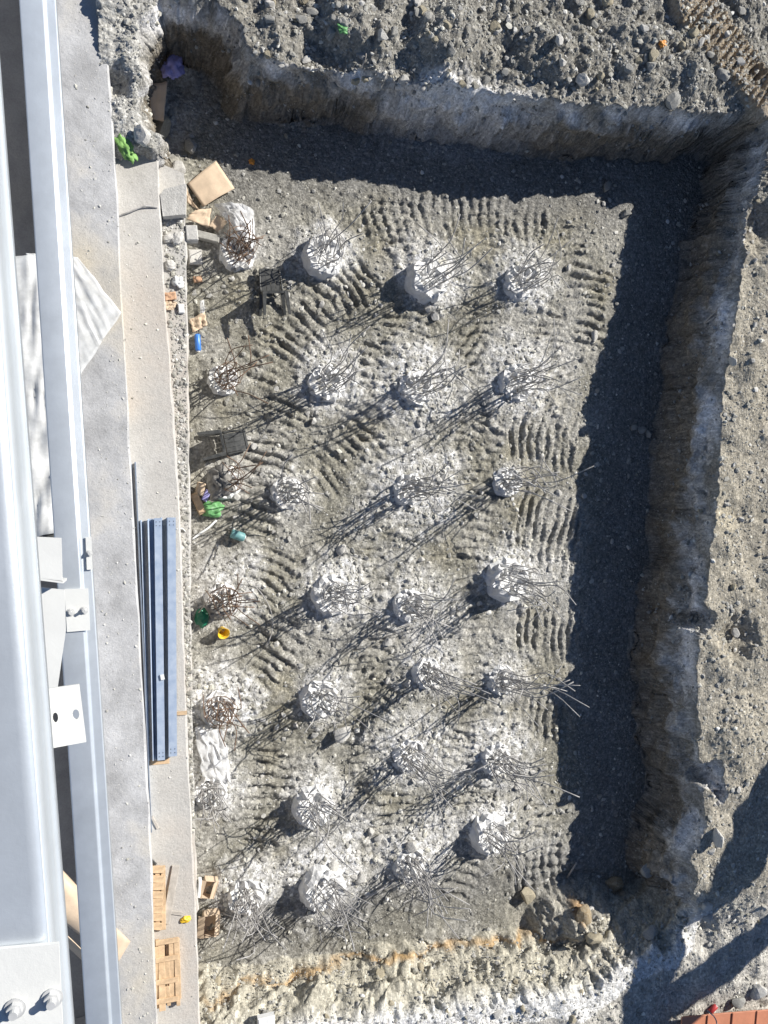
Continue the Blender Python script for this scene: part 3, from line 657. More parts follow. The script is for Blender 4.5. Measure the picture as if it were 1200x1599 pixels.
# ------------------------------------------------------------------ pile heads with rebar
ORD = ['first', 'second', 'third', 'fourth', 'fifth', 'sixth', 'seventh']
sdirx, sdiry = SUN_H.x, SUN_H.y
def pile(px, py, hr, hh, cr, cs, nb, bl, ln, ru, ri, ci):
    g = W(px, py, 0.12); z0 = min(H(g.x, g.y), sum(H(g.x + hr * math.cos(a_), g.y + hr * math.sin(a_)) for a_ in (0, 1.57, 3.14, 4.71)) / 4); r_ = random.Random(ri * 31 + ci * 7 + 5)
    look0 = hh; hh = hh * (.42 if hh > .4 else .14)
    look = 'tall pale' if look0 > .4 else ('low crumbled' if look0 < .2 else 'broken')
    root = thing('concrete_pile', f'{look} concrete pile head, {ORD[ri]} row from the top wall, {ORD[ci]} from slab', 'pile', (g.x, g.y, z0), group='concrete pile heads in the pit')
    # broken concrete stump: jagged rim with a hollow
    n = 26; rings = []; ph0 = r_.uniform(2.6, 4.2); s1 = r_.uniform(0, 6)
    def rim(a): return hh * (.62 + .38 * math.cos(a - ph0)) * (1 + .22 * math.sin(3 * a + s1) + .12 * math.sin(7 * a + 2 * s1)) + .05 + r_.uniform(-.02, .02)
    rims = [rim(2 * math.pi * k_ / n) for k_ in range(n)]
    v = []; f = []
    lev = [(1.25, -.35, 0), (1.14, -.02, .0), (1.0, None, .45), (.97, None, .85), (.90, None, 1.0), (.72, None, .93), (.5, None, .62), (.22, None, .5)]
    for (rr, zz, fr_) in lev:
        for k_ in range(n):
            a = 2 * math.pi * k_ / n; jr = rr * hr * (1 + r_.uniform(-.14, .14) * (1 if fr_ > 0 else .4))
            z = zz if zz is not None else rims[k_] * fr_ + (r_.uniform(-.05, .05) if fr_ > .4 else 0)
            v.append((jr * math.cos(a), jr * math.sin(a), z))
    for l in range(len(lev) - 1):
        for k_ in range(n): f.append((l * n + k_, l * n + (k_ + 1) % n, (l + 1) * n + (k_ + 1) % n, (l + 1) * n + k_))
    f.append(tuple((len(lev) - 1) * n + k_ for k_ in range(n)))
    obj('pile_head', v, f, M['concrete'], root)
    # bars
    lean = Vector((ln[0], -ln[1], 0)) * (.55 if ci < 3 else .22); mm = M['bar_rust'] if ru else M['bar']
    nb = max(10, int(nb * .78))
    for k_ in range(nb):
        a = 2 * math.pi * (k_ + r_.uniform(-.3, .3)) / nb; rad = hr * r_.uniform(.35, .72)
        b0 = Vector((rad * math.cos(a), rad * math.sin(a), rims[int(a / 6.2832 * n) % n] * .45 - .05))
        out = Vector((math.cos(a), math.sin(a), 0)); L_ = bl * 1.30 * r_.uniform(.6, 1.10)
        wild = r_.random()
        up = Vector((0, 0, 1))
        if wild < .10: L_ *= r_.uniform(.4, .6)
        bend = lean * r_.uniform(.2, .75) + out * r_.uniform(-.3, .22) + Vector((r_.gauss(0, .11), r_.gauss(0, .11), 0))
        d1 = (up + bend * .35 + Vector((r_.gauss(0, .1), r_.gauss(0, .1), 0))).normalized()
        d2 = (up * r_.uniform(.75, 1.0) + bend * .9).normalized()
        d3 = (up * (r_.uniform(-.5, .5) if wild > .72 else r_.uniform(.3, .9)) + bend * 1.25 + Vector((r_.gauss(0, .3), r_.gauss(0, .3), 0))).normalized()
        c1 = b0 + d1 * L_ * .34; c2 = c1 + d2 * L_ * .36; c3 = c2 + d3 * L_ * .34
        tv, tf = tube(spline([b0, c1, c2, c3], 9), r_.uniform(.0065, .009), 5)
        obj('rebar', tv, tf, mm, root, True)
    # loose spiral links tangled through the cage
    for k_ in range(r_.choice((2, 3, 3))):
        zc = hh * .6 + r_.uniform(.12, bl * .5); R_ = hr * r_.uniform(.7, 1.0); cc = lean * zc * .35; tl_ = Vector((r_.gauss(0, .3), r_.gauss(0, .3)))
        pts = []
        a0 = r_.uniform(0, 6)
        for i in range(19):
            a = a0 + i / 18 * r_.uniform(5.6, 6.3); x, y = R_ * math.cos(a) * (1 + .1 * math.sin(3 * a)), R_ * math.sin(a)
            pts.append(Vector((x + cc.x, y + cc.y, zc + x * tl_.x + y * tl_.y + .06 * i / 18 + .02 * math.sin(5 * a))))
        tv, tf = tube(pts, .0055, 5); obj('spiral_link', tv, tf, mm, root, True)
    return root
for ri, row in enumerate(PILES):
    for ci, q in enumerate(row): pile(*q, ri, ci)

# ------------------------------------------------------------------ steel girts in front of the camera
def girt(name, label, pr0, pr1, z, prof, mtl, ext, cat='girt'):
    a = W(*pr0, z); b = W(*pr1, z); d_ = (b - a).normalized()
    y0 = ext; a2 = a + d_ * ((y0 - a.y) / d_.y); b2 = a + d_ * ((-y0 - a.y) / d_.y)
    root = thing(name, label, cat, (0, 0, 0)); root.location = (a2 + b2) / 2
    m = MB(); m.extrude([(p[0], p[1]) for p in prof], a2 - root.location, b2 - root.location)
    o = m.build('profile', mtl, root, True); s = o.modifiers.new('thickness', 'SOLIDIFY'); s.thickness = .003; s.offset = 0
    return root, a2, d_
# sweep runs from +y to -y: 'side' = d x up, which points to -x (left), so right is negative
def rnd_prof(pts, r=.01, n=4):
    out = [pts[0]]
    for i in range(1, len(pts) - 1):
        p0, p1, p2 = Vector(pts[i - 1]), Vector(pts[i]), Vector(pts[i + 1])
        a = p1 + (p0 - p1).normalized() * r; b = p1 + (p2 - p1).normalized() * r
        for k_ in range(n + 1):
            t_ = k_ / n; q_ = a * (1 - t_) ** 2 + p1 * 2 * t_ * (1 - t_) + b * t_ ** 2; out.append((q_.x, q_.y))
    out.append(pts[-1]); return out
ZP = 8.25
prof = rnd_prof([(.160, -.05), (.160, 0), (.055, 0), (.046, -.022), (.002, -.026), (0, -.06)], .006)
PUR, pa2, pd = girt('steel_girt', 'slimmer galvanised girt crossing above the slab, lower of the two beams', (87, 0), (190, 1599), ZP, prof, M['galv'], 9.6)
ZN = 10.88
prof = rnd_prof([(.30, -.08), (.30, 0), (.022, 0), (.008, -.015), (.006, -.07), (-.004, -.076)], .014)
NEA, na2, nd = girt('steel_girt', 'wide pale galvanised girt closest to the camera at the left edge', (-24, 0), (100, 1599), ZN, prof, M['galv'], 9.6)
for nm, yy, lb in (('steel_column', 9.6, 'steel column carrying the girts beyond the top of the picture'), ('steel_column', -9.6, 'steel column carrying the girts beyond the bottom of the picture')):
    xx = (pa2.x + (0 if yy > 0 else pd.x / -pd.y * 19.2)) - .12
    root = thing(nm, lb, 'column', (xx, yy, 1.5)); m = MB()
    m.box((-.1, 0, 4.9), (.02, .22, 9.8)).box((-.1, .11, 4.9), (.22, .016, 9.8)).box((-.1, -.11, 4.9), (.22, .016, 9.8)); m.build('shaft', M['white_paint'], root)
    m = MB(); m.box((-.1, 0, .012), (.34, .34, .024)); m.build('base_plate', M['white_paint'], root)
def plate_px(name, pts, z, th, mtl, parent=None, org=None):
    P = [W(px, py, z) for px, py in pts]
    ar = sum(P[i].x * P[(i + 1) % len(P)].y - P[(i + 1) % len(P)].x * P[i].y for i in range(len(P)))
    if ar < 0: P = P[::-1]
    if org is not None: P = [p - Vector((org[0], org[1], 0)) for p in P]; z = z - org[2]
    m = MB(); m.prism(P, z - th, z); return m.build(name, mtl, parent)
def bolt(px, py, z, r, parent, org, ln=.03):
    p = W(px, py, z) - Vector(org); m = MB()
    m.tube([p, p + Vector((0, 0, r * .25))], r * 1.35, 18); m.build('washer', M['bolt'], parent)
    m = MB(); m.tube([p + Vector((0, 0, r * .25)), p + Vector((0, 0, r * .95))], r, 6).tube([p + Vector((0, 0, r * .9)), p + Vector((0, 0, r * .95 + ln))], r * .55, 12); m.build('bolt', M['bolt'], parent)
def holed_plate(name, outline, holes, z, th, mtl, parent, org):
    """plate with slotted holes: strips left, between and right of the slots, all one mesh"""
    import bmesh
    O = Vector(org); bm = bmesh.new()
    P = [W(*q, z) - O for q in outline]
    loops = [P] + [[W(cx + rx * math.cos(k * math.pi / 6), cy + ry * math.sin(k * math.pi / 6), z) - O for k in range(12)] for cx, cy, rx, ry in holes]
    edges = []
    for lp in loops:
        vv = [bm.verts.new(p) for p in lp]; edges += [bm.edges.new((vv[i], vv[(i + 1) % len(vv)])) for i in range(len(vv))]
    bmesh.ops.triangle_fill(bm, edges=edges, use_beauty=True)
    bmesh.ops.recalc_face_normals(bm, faces=bm.faces)
    me_ = bpy.data.meshes.new(name); bm.to_mesh(me_); bm.free()
    o = link(name, me_, mtl, parent); s = o.modifiers.new('thickness', 'SOLIDIFY'); s.thickness = th; s.offset = -1 if False else 0
    return o
# bolted splice plate on the near girt
org = W(50, 1540, ZN + .008); root = thing('splice_plate', 'white painted plate with two hex bolts on the near girt', 'plate', org)
pl = plate_px('plate', [(-60,1492),(0,1482),(92,1474),(100,1640),(-60,1660)], ZN + .011, .008, M['white_paint'], root, org)
bolt(24, 1574, ZN + .011, .0125, pl, org, .012); bolt(82, 1558, ZN + .011, .0125, pl, org, .012)
# bracket reaching from the near girt: slotted plate
org = W(105, 1115, 9.6); root = thing('slotted_bracket', 'white slotted plate bracket sticking out between the two girts', 'bracket', org)
holed_plate('plate', [(74,1075),(124,1068),(135,1158),(70,1170)], [(87,1120,4.5,8),(119,1115,5.5,8)], 9.6, .01, M['white_paint'], root, org)
m = MB(); a = W(76, 1122, 9.6) - org
m.box((a.x - .03, a.y, .62), (.01, .22, 1.24)); m.build('hanger', M['white_paint'], root)
# painted cleat plates further down beside the lower girt
org = W(78, 870, 8.7); root = thing('cleat', 'square white cleat plate left of the lower girt above the long strut', 'cleat', org)
plate_px('plate', [(55,838),(96,840),(98,908),(58,902)], 8.7, .01, M['white_paint'], root, org)
m = MB(); a = W(60, 906, 8.7) - org; b = W(99, 911, 8.7) - org
m.add([a, b, b - Vector((0, 0, .16)), a - Vector((0, 0, .16)), a + Vector((0, .01, 0)), b + Vector((0, .01, 0)), b + Vector((0, .01, -.16)), a + Vector((0, .01, -.16))],
      [(0, 1, 2, 3), (7, 6, 5, 4), (0, 4, 5, 1), (3, 2, 6, 7), (0, 3, 7, 4), (1, 5, 6, 2)]); m.build('flange', M['white_paint'], root)
org = W(80, 990, 8.5); root = thing('steel_strut', 'long tapering white strut plate running beside the lower girt', 'strut', org)
plate_px('plate', [(60,917),(101,921),(103,985),(90,1075),(72,1078)], 8.5, .01, M['white_paint'], root, org)
org = W(120, 952, ZP + .012); root = thing('cleat', 'white cleat with two bolts on top of the lower girt', 'cleat', org)
pl = plate_px('plate', [(101,920),(138,919),(141,984),(105,987)], ZP + .012, .009, M['white_paint'], root, org)
bolt(111, 956, ZP + .012, .014, pl, org, .02); bolt(132, 953, ZP + .012, .014, pl, org, .02)
org = W(140, 865, ZP - .012); root = thing('small_clip', 'small white clip with one bolt on the right lip of the lower girt', 'clip', org)
pl = plate_px('plate', [(134,839),(143,838),(145,889),(136,890)], ZP - .010, .006, M['white_paint'], root, org); bolt(140, 864, ZP - .010, .012, pl, org, .012)

# ------------------------------------------------------------------ steel sections stacked on the footing
def channel(pts0, pts1, z, w, h, label, kind='C'):
    a, b = W(*pts0, z), W(*pts1, z); org = (a + b) / 2
    root = thing('steel_channel', label, 'channel', org, group='blue grey channels on the footing')
    prof = [(-w / 2 + .015, h - .02), (-w / 2, h), (-w / 2, 0), (w / 2, 0), (w / 2, h), (w / 2 - .015, h - .02)] if kind == 'C' else [(-w / 2, 0), (-w / 2, h), (w / 2, h), (w / 2, 0)]
    m = MB(); m.extrude(prof, a - org, b - org); o = m.build('profile', M['galv_sky_blue'], root); s = o.modifiers.new('thickness', 'SOLIDIFY'); s.thickness = .004; s.offset = 0
    if kind == 'H':
        d_ = (b - a).normalized(); sd_ = Vector((-d_.y, d_.x, 0))
        for e, sg in ((a, 1), (b, -1)):
            for k_ in (.05, .10):
                for q_ in (-.25, .25):
                    c = e - org + d_ * sg * k_ + sd_ * w * q_ + Vector((0, 0, h + .002)); m = MB(); m.tube([c, c + Vector((0, 0, .003))], .007, 8); m.build('bolt_hole_shade', M['hole'], root)  # dark discs stand for the shade in holes, nothing is cut
    return root
channel((208,722),(233,1297), ZF + .01, .075, .09, 'single long thin channel lying left of the channel stack')
channel((226,812),(238,1186), ZF + .01, .10, .07, 'leftmost open channel in the stack on the footing')
channel((237,810),(245,1185), ZF + .05, .10, .08, 'second open channel from the left in the stack', 'C')
channel((247,809),(252,1184), ZF + .07, .095, .09, 'third channel of the stack, closed side up with end holes', 'H')
channel((257,808),(260,1180), ZF + .01, .09, .07, 'fourth channel of the stack, sunk between two others', 'C')
channel((268,808),(270,1178), ZF + .06, .105, .09, 'rightmost channel of the stack, closed side up with end holes', 'H')
org = W(247, 1189, ZF); o = MB(); o.box((0, 0, .012), (.30, .07, .02)); o = o.build('timber_batten', M['wood']); o.location = org; tag(o, 'yellow wooden batten under the lower end of the channel stack', 'batten')
org = W(284, 1113, ZF); o = MB(); o.box((0, 0, .015), (.14, .05, .03)); o = o.build('timber_batten', M['wood']); o.location = org; tag(o, 'short wooden offcut at the footing edge right of the channel stack', 'batten')
m = MB(); m.box((0, 0, .01), (.05, .07, .02), Matrix.Rotation(.2, 3, 'Z')); o = m.build('paper_label', M['white']); o.location = W(254, 1057, ZF + .165); tag(o, 'small white label stuck on the channel stack', 'label')

# ------------------------------------------------------------------ pallets and planks
def board(p0, p1, z, w, th, mtl, parent, org, name='board'):
    a, b = W(*p0, z), W(*p1, z); c = (a + b) / 2 - Vector(org); d_ = b - a; L_ = d_.length
    Mx = Matrix.Rotation(math.atan2(d_.y, d_.x), 3, 'Z'); m = MB(); m.box((0, 0, 0), (L_, w, th), None, .004)
    o = m.build(name, mtl, parent); o.location = c; o.rotation_euler = (rnd.uniform(-.04, .04), rnd.uniform(-.02, .02), math.atan2(d_.y, d_.x)); return o
org = W(247, 1400, ZF); root = thing('wooden_pallet', 'tan broken pallet lying nearer the channels, boards with gaps', 'pallet', org)
for k_, yy in enumerate((1358, 1372, 1385, 1397, 1409, 1421, 1433, 1446)):
    board((233 + k_ * .8, yy), (257 - k_ * .5, yy + rnd.uniform(-1.5, 1.5)), ZF + .11 + rnd.uniform(-.006, .006), .095, .02, M['wood'], root, org)
for xx in (236, 246, 255): board((xx, 1353), (xx + 1, 1450), ZF + .055, .06, .08, M['wood'], root, org, 'bearer')
org = W(262, 1520, ZF); root = thing('wooden_pallet', 'pinkish tan broken pallet lying at the bottom end of the footing', 'pallet', org)
for k_, (a, b) in enumerate([((244,1478),(247,1575)),((252,1470),(254,1578)),((260,1500),(261,1530)),((268,1468),(269,1565)),((276,1465),(279,1560)),((260,1540),(262,1566))]):
    board(a, b, ZF + .11 + rnd.uniform(-.006, .006), .075 + rnd.uniform(0, .02), .02, M['wood'], root, org)
for yy in (1470, 1497, 1532, 1562): board((243, yy + 3), (279, yy - 3), ZF + .135, .07, .02, M['wood'], root, org, 'cross_board')
for xx in (246, 262, 277): board((xx, 1468), (xx + 2, 1568), ZF + .055, .05, .08, M['wood'], root, org, 'bearer')
def single_board(p0, p1, z, w, th, mtl, name, label, cat):
    org_ = (W(*p0, z) + W(*p1, z)) / 2; o = board(p0, p1, z, w, th, mtl, None, (0, 0, 0), name); o.location = org_; return tag(o, label, cat)
single_board((275,1352),(259,1442), ZF + .03, .10, .03, M['wood_grey'], 'plank', 'grey weathered plank lying askew beside the tan pallet', 'plank')
single_board((262,1424),(286,1427), ZF + .02, .05, .02, M['wood_grey'], 'plank', 'short grey slat lying across beside the askew plank', 'plank')
single_board((237,1275),(247,1294), ZF + .02, .035, .025, M['wood_grey'], 'stick', 'dark short stick at the lower end of the long channel', 'stick')
single_board((232,1338),(244,1350), ZF + .03, .03, .03, M['plastic_black'], 'stick', 'black stub of timber just above the tan pallet', 'stick')
v_, f_ = tube(spline([W(184,338,ZF+.02), W(205,330,ZF+.05), W(225,322,ZF+.05), W(246,324,ZF+.02)], 10), .012, 6); tag(obj('bent_bar', v_, f_, M['bar']), 'bent steel bar lying across the footing near the top', 'bar')
# grey stone slab on the ledge
m = MB(); P = [W(px, py, ZL) for px, py in [(252,312),(258,303),(292,296),(291,342),(256,344)]]; org = P[0].copy(); m.prism([p - org for p in reversed(P)] if False else [p - org for p in P][::-1], 0, .17)
o = m.build('stone_slab', M['rock_pale']); o.location = (org.x, org.y, ZL + .02); o.rotation_euler = (.06, -.10, 0); tag(o, 'flat grey stone slab tilted on the ledge beside the cardboard', 'slab')

# ------------------------------------------------------------------ loose rubbish
def sheet4(name, corners, mtl, label, cat, amp=.02, freq=4, n=14, th=.004, ragged=.0, seed=1, sag=0.0, fold=None, fn=None):
    """crumpled sheet on four corner points"""
    A, B, C_, D = [Vector(c) for c in corners]; org = (A + B + C_ + D) / 4; g = np.linspace(0, 1, n + 1); v = []; f = []
    for j in range(n + 1):
        for i in range(n + 1):
            u, w_ = g[i], g[j]
            p = A * (1 - u) * (1 - w_) + B * u * (1 - w_) + C_ * u * w_ + D * (1 - u) * w_
            e = max(abs(u - .5), abs(w_ - .5)) * 2
            nz = float(perlin(np.array([u * freq + seed * 9.1]), np.array([w_ * freq + seed * 3.7]), seed)[0])
            n2 = float(perlin(np.array([u * freq * 2.3 + seed]), np.array([w_ * freq * 2.3 + 5.]), seed + 3)[0])
            rx = float(perlin(np.array([u * 4 + seed]), np.array([w_ * 4.]), seed + 7)[0]); ry = float(perlin(np.array([u * 4.]), np.array([w_ * 4. + seed]), seed + 8)[0])
            p = p + Vector((rx, ry, 0)) * ragged + Vector((0, 0, abs(nz) * amp + n2 * amp * .5 + sag * (1 - e * e)))
            if fold: p.z += fold * abs(u - .5) * 2
            if fn: p = fn(p, u, w_)
            v.append(p - org)
    for j in range(n):
        for i in range(n): f.append((j * (n + 1) + i, j * (n + 1) + i + 1, (j + 1) * (n + 1) + i + 1, (j + 1) * (n + 1) + i))
    o = obj(name, v, f, mtl, None, True); o.location = org
    s = o.modifiers.new('thickness', 'SOLIDIFY'); s.thickness = th; s.offset = 0
    return tag(o, label, cat)
def gz(px, py, up=.03):
    p = G(px, py); return Vector((p.x, p.y, p.z + up))
def on(px, py, z): return W(px, py, z)
CARD = M['card']
zc = gz(328, 300).z
sheet4('cardboard_sheet', [on(293,286,zc+.10), on(338,250,zc+.10), on(367,293,zc+.08), on(318,322,zc+.08)], CARD, 'large square cardboard sheet lying flat near the hollow', 'cardboard', .008, 2, 12, .006, 0, 2, fold=-.03)
sheet4('cardboard_sheet', [on(290,290,zc+.16), on(302,318,zc+.12), on(317,333,zc+.05), on(292,316,zc+.12)], CARD, 'narrow torn cardboard strip left of the large square sheet', 'cardboard', .02, 3, 8, .006, .01, 3)
sheet4('cardboard_sheet', [on(291,342,zc+.20), on(305,328,zc+.22), on(330,326,zc+.16), on(327,356,zc+.10)], CARD, 'torn cardboard flap below the large square sheet', 'cardboard', .04, 3, 10, .006, .015, 4)
sheet4('cardboard_sheet', [on(326,352,zc+.12), on(340,335,zc+.14), on(358,345,zc+.10), on(341,363,zc+.06)], CARD, 'small torn cardboard piece against the plastic-wrapped pile', 'cardboard', .03, 3, 10, .006, .015, 5)
sheet4('cardboard_sheet', [on(232,132,.42), on(262,128,.42), on(256,190,.36), on(236,186,.36)], CARD, 'brown cardboard sheet in the dark hollow below the violet cloth', 'cardboard', .02, 3, 10, .006, .01, 6)
sheet4('paper_bag', [on(256,458,ZL+.04), on(274,456,ZL+.04), on(276,468,ZL+.04), on(258,470,ZL+.04)], M['brick'], 'folded brown carton on the ledge, upper of two', 'carton', .03, 3, 8, .03, .005, 7)
sheet4('paper_bag', [on(256,470,ZL+.04), on(277,472,ZL+.04), on(272,484,ZL+.04), on(258,485,ZL+.04)], CARD, 'crumpled brown paper on the ledge, lower of two', 'paper', .05, 4, 8, .005, .01, 8)
g = gz(310, 500, .05).z
sheet4('paper_bag', [on(296,500,g+.03), on(320,487,g+.06), on(324,508,g+.02), on(302,520,g)], CARD, 'crumpled brown paper bag above the blue can', 'paper', .06, 3, 10, .005, .015, 9)
sheet4('plastic_sleeve', [on(312,470,g+.03), on(319,468,g+.03), on(320,490,g+.02), on(313,490,g+.02)], M['film'], 'clear plastic sleeve standing above the paper bag', 'plastic', .03, 3, 8, .003, .01, 10)
# clear film wrapped round the first pile
zb = gz(372, 392).z
def drape(p, u, w_): return Vector((p.x, p.y, p.z + .16 * math.sin(math.pi * u) * (1 - w_ * .6)))
sheet4('plastic_film', [on(334,320,zb+.06), on(396,328,zb+.10), on(400,400,zb+.05), on(352,345,zb+.12)], M['film'], 'clear plastic film draped against the first pile by the cardboard', 'plastic', .10, 4, 16, .003, .04, 11, fn=drape)
# cement bag over the pile by the second chair
sheet4('cement_bag', [on(322,735,.42), on(352,722,.50), on(368,768,.42), on(330,782,.32)], M['tarp'], 'dusty grey sack slumped over the pile below the tipped chair', 'sack', .10, 3, 14, .02, .04, 12, sag=.16)
sheet4('cement_bag', [on(318,940,.26), on(345,945,.28), on(362,956,.24), on(330,966,.22)], M['tarp'], 'dusty grey sack between the green plastic and the pile', 'sack', .08, 3, 12, .02, .03, 13, sag=.10)
za = gz(330, 1180, 0).z
sheet4('plastic_film', [on(304,1135,za+.10), on(350,1140,za+.08), on(362,1225,za+.07), on(316,1212,za+.09)], M['film'], 'pale crumpled plastic film on the floor beside the slab, lower left', 'plastic', .07, 4, 18, .003, .05, 14)
def lump(name, p, s, mtl, label, cat, seed=1, crease=.35):
    v, f = ico(4); ph_ = np.arctan2(v[:, 1], v[:, 0]); vv = v * (1 + crease * .55 * perlin(v[:, 0] * 1.6 + seed, v[:, 1] * 1.6 + v[:, 2] * 1.2, seed) + crease * .38 * (np.abs(perlin(v[:, 0] * 3.4 + seed, v[:, 1] * 3.4 + v[:, 2] * 2.6, seed + 1)) - .3))[:, None]
    vv = vv * np.array(s); vv[:, 2] += s[2] * .6
    o = obj(name, vv, f, mtl, None, True); o.location = p; o.rotation_euler = (0, 0, rnd.uniform(-.3, .3)); return tag(o, label, cat)
def lump_px(name, px, py, w_, h_, z, mtl, label, cat, zs=.5, seed=1, crease=.5, rz=None):
    p = gz(px, py, 0) if z is None else W(px, py, z); k_ = PXM(p); o = lump(name, p, (w_ / k_ / 2, h_ / k_ / 2, (w_ + h_) / k_ / 4 * zs), mtl, label, cat, seed, crease)
    if rz is not None: o.rotation_euler.z = rz
    return o
lump_px('cloth', 196, 231, 22, 46, None, M['lime'], 'lime green crumpled cloth beside the boulders', 'cloth', .35, 3, 1.0, .5)
lump_px('cloth', 269, 108, 30, 36, .45, M['purple'], 'violet crumpled cloth in the dark hollow', 'cloth', .5, 4, 1.0, -.5)
lump_px('plastic_bag', 331, 795, 34, 24, None, M['green'], 'bright green crumpled bag near the tipped chair', 'bag', .6, 5, .8, .1)
lump_px('plastic_bag', 315, 963, 20, 30, None, M['dkgreen'], 'dark green glossy plastic at the pit edge', 'plastic', .5, 6, .5, 0)
lump_px('plastic_scrap', 535, 46, 18, 16, None, M['green'], 'small green plastic scrap on the spoil heap', 'scrap', .4, 7, 1.0)
lump_px('plastic_scrap', 1033, 70, 12, 10, None, M['orange'], 'small orange scrap on the spoil at the upper right', 'scrap', .5, 8, 1.0)
lump_px('plastic_scrap', 290, 1435, 14, 10, ZF + .01, M['yellow'], 'small yellow scrap on the footing beside the pallets', 'scrap', .5, 9, .8)
lump_px('plastic_scrap', 393, 254, 9, 9, None, M['orange'], 'small orange scrap on the shaded floor near the top left', 'scrap', .6, 10, .6)
lump_px('mortar_lump', 278, 373, 16, 24, ZL + .01, M['rock_pale'], 'rounded pale mortar lump on the ledge below the stone slab', 'mortar', .6, 12, .4, -.5)
lump_px('mortar_lump', 265, 372, 22, 14, ZL + .01, M['rock_pale'], 'flat pale mortar lump left of the rounded one on the ledge', 'mortar', .5, 13, .4, .5)
lump_px('mortar_lump', 266, 415, 16, 16, ZL + .01, M['rock_pale'], 'small pale mortar lump on the ledge above the cartons', 'mortar', .6, 14, .4)
lump_px('plastic_bag', 279, 441, 18, 18, ZL + .01, M['white'], 'small white crumpled bag on the ledge above the cartons', 'bag', .5, 15, .9)
def block(px, py, w_, h_, z, hgt, rz, mtl, name, label, cat, tilt=(0, 0)):
    p = W(px, py, z); k_ = PXM(p); m = MB(); m.box((0, 0, hgt / 2), (w_ / k_, h_ / k_, hgt), None, min(.012, hgt * .2)); o = m.build(name, mtl); o.location = p; o.rotation_euler = (*tilt, rz); return tag(o, label, cat)
block(299, 369, 18, 23, ZL - .12, .16, .1, M['rock_pale'], 'concrete_block', 'small squared pale block at the ledge edge below the cardboard', 'block')
block(324, 372, 36, 12, gz(324, 372).z, .10, -.15, M['rock_grey'], 'concrete_block', 'long grey block beneath the torn cardboard', 'block')
block(304, 403, 20, 22, gz(306, 403).z, .10, .1, M['rock_pale'], 'concrete_block', 'striped-shadow pale block below the first pile', 'block', (.1, .1))
block(309, 437, 13, 9, gz(309, 437).z, .06, .2, M['brick'], 'brick_piece', 'orange brick piece beside the ledge under the first pile', 'brick')
block(283, 483, 9, 14, ZL + .01, .05, .1, M['white'], 'tile_piece', 'white tile piece on the ledge beside the crumpled paper', 'tile')
block(322, 774, 9, 18, gz(322, 774).z, .06, -.45, M['purple'], 'plastic_box', 'small violet-blue box above the bright green bag', 'box')
block(312, 762, 12, 20, gz(312, 762).z + .05, .10, -.15, CARD, 'carton', 'small open carton beside the violet-blue box', 'carton', (.3, .2))
block(309, 785, 12, 34, gz(309, 785).z, .12, .45, M['wood'], 'timber_offcut', 'brown timber offcut leaning at the pit edge by the green bag', 'timber', (.2, 0))
block(232, 1592, 28, 20, 1.12, .10, .05, M['white'], 'white_block', 'white foam block at the bottom edge beside the footing', 'block') if False else None
block(415, 1592, 26, 22, gz(415, 1592).z, .12, .05, M['white'], 'foam_block', 'white squared block on the lower bank at the bottom edge', 'block')
def tin(px, py, L_px, d_px, ang, z, mtl, label, name='tin_can'):
    p = W(px, py, z); k_ = PXM(p); L_ = L_px / k_; r_ = d_px / k_ / 2; d_ = Vector((math.cos(ang), math.sin(ang), 0))
    root = thing(name, label, 'can', p); m = MB(); m.tube([-d_ * L_ / 2 + Vector((0, 0, r_)), -d_ * L_ * .44 + Vector((0, 0, r_)), d_ * L_ * .40 + Vector((0, 0, r_)), d_ * L_ / 2 + Vector((0, 0, r_))], [r_ * .8, r_, r_, r_ * .75], 16); bd_ = m.build('body', mtl, root, True)
    m = MB(); m.tube([d_ * L_ / 2 + Vector((0, 0, r_)), d_ * (L_ / 2 + .012) + Vector((0, 0, r_))], r_ * .6, 14); m.build('cap', M['white'], bd_)
    return root
tin(309, 536, 26, 9, -1.5, gz(309, 536, 0).z, M['blue'], 'blue spray can lying below the crumpled paper bag', 'spray_can')
tin(371, 836, 22, 14, -.35, gz(371, 836, 0).z, M['teal'], 'dusty teal tin lying below the bright green bag')
tin(1111, 1573, 14, 8, .6, gz(1111, 1573, 0).z, M['red'], 'red drink can above the red roof')
# yellow cup: open, lying tilted
p = gz(346, 983, 0); k_ = PXM(p); root = thing('plastic_cup', 'yellow open plastic cup near the dark green plastic', 'cup', p)
m = MB(); m.tube([(0, 0, 0), (0, 0, .005)], .055, 16); m.build('base', M['yellow'], root)
vv = []; ff = []
for (rr, zz) in ((.055, 0), (.085, .13), (.095, .135), (.078, .12), (.05, .01)):
    vv += [(rr * math.cos(i * math.pi / 8), rr * math.sin(i * math.pi / 8), zz) for i in range(16)]
for l in range(4):
    for i in range(16): ff.append((l * 16 + i, l * 16 + (i + 1) % 16, (l + 1) * 16 + (i + 1) % 16, (l + 1) * 16 + i))
obj('wall', vv, ff, M['yellow'], root, True); root.rotation_euler = (.35, .2, 0)
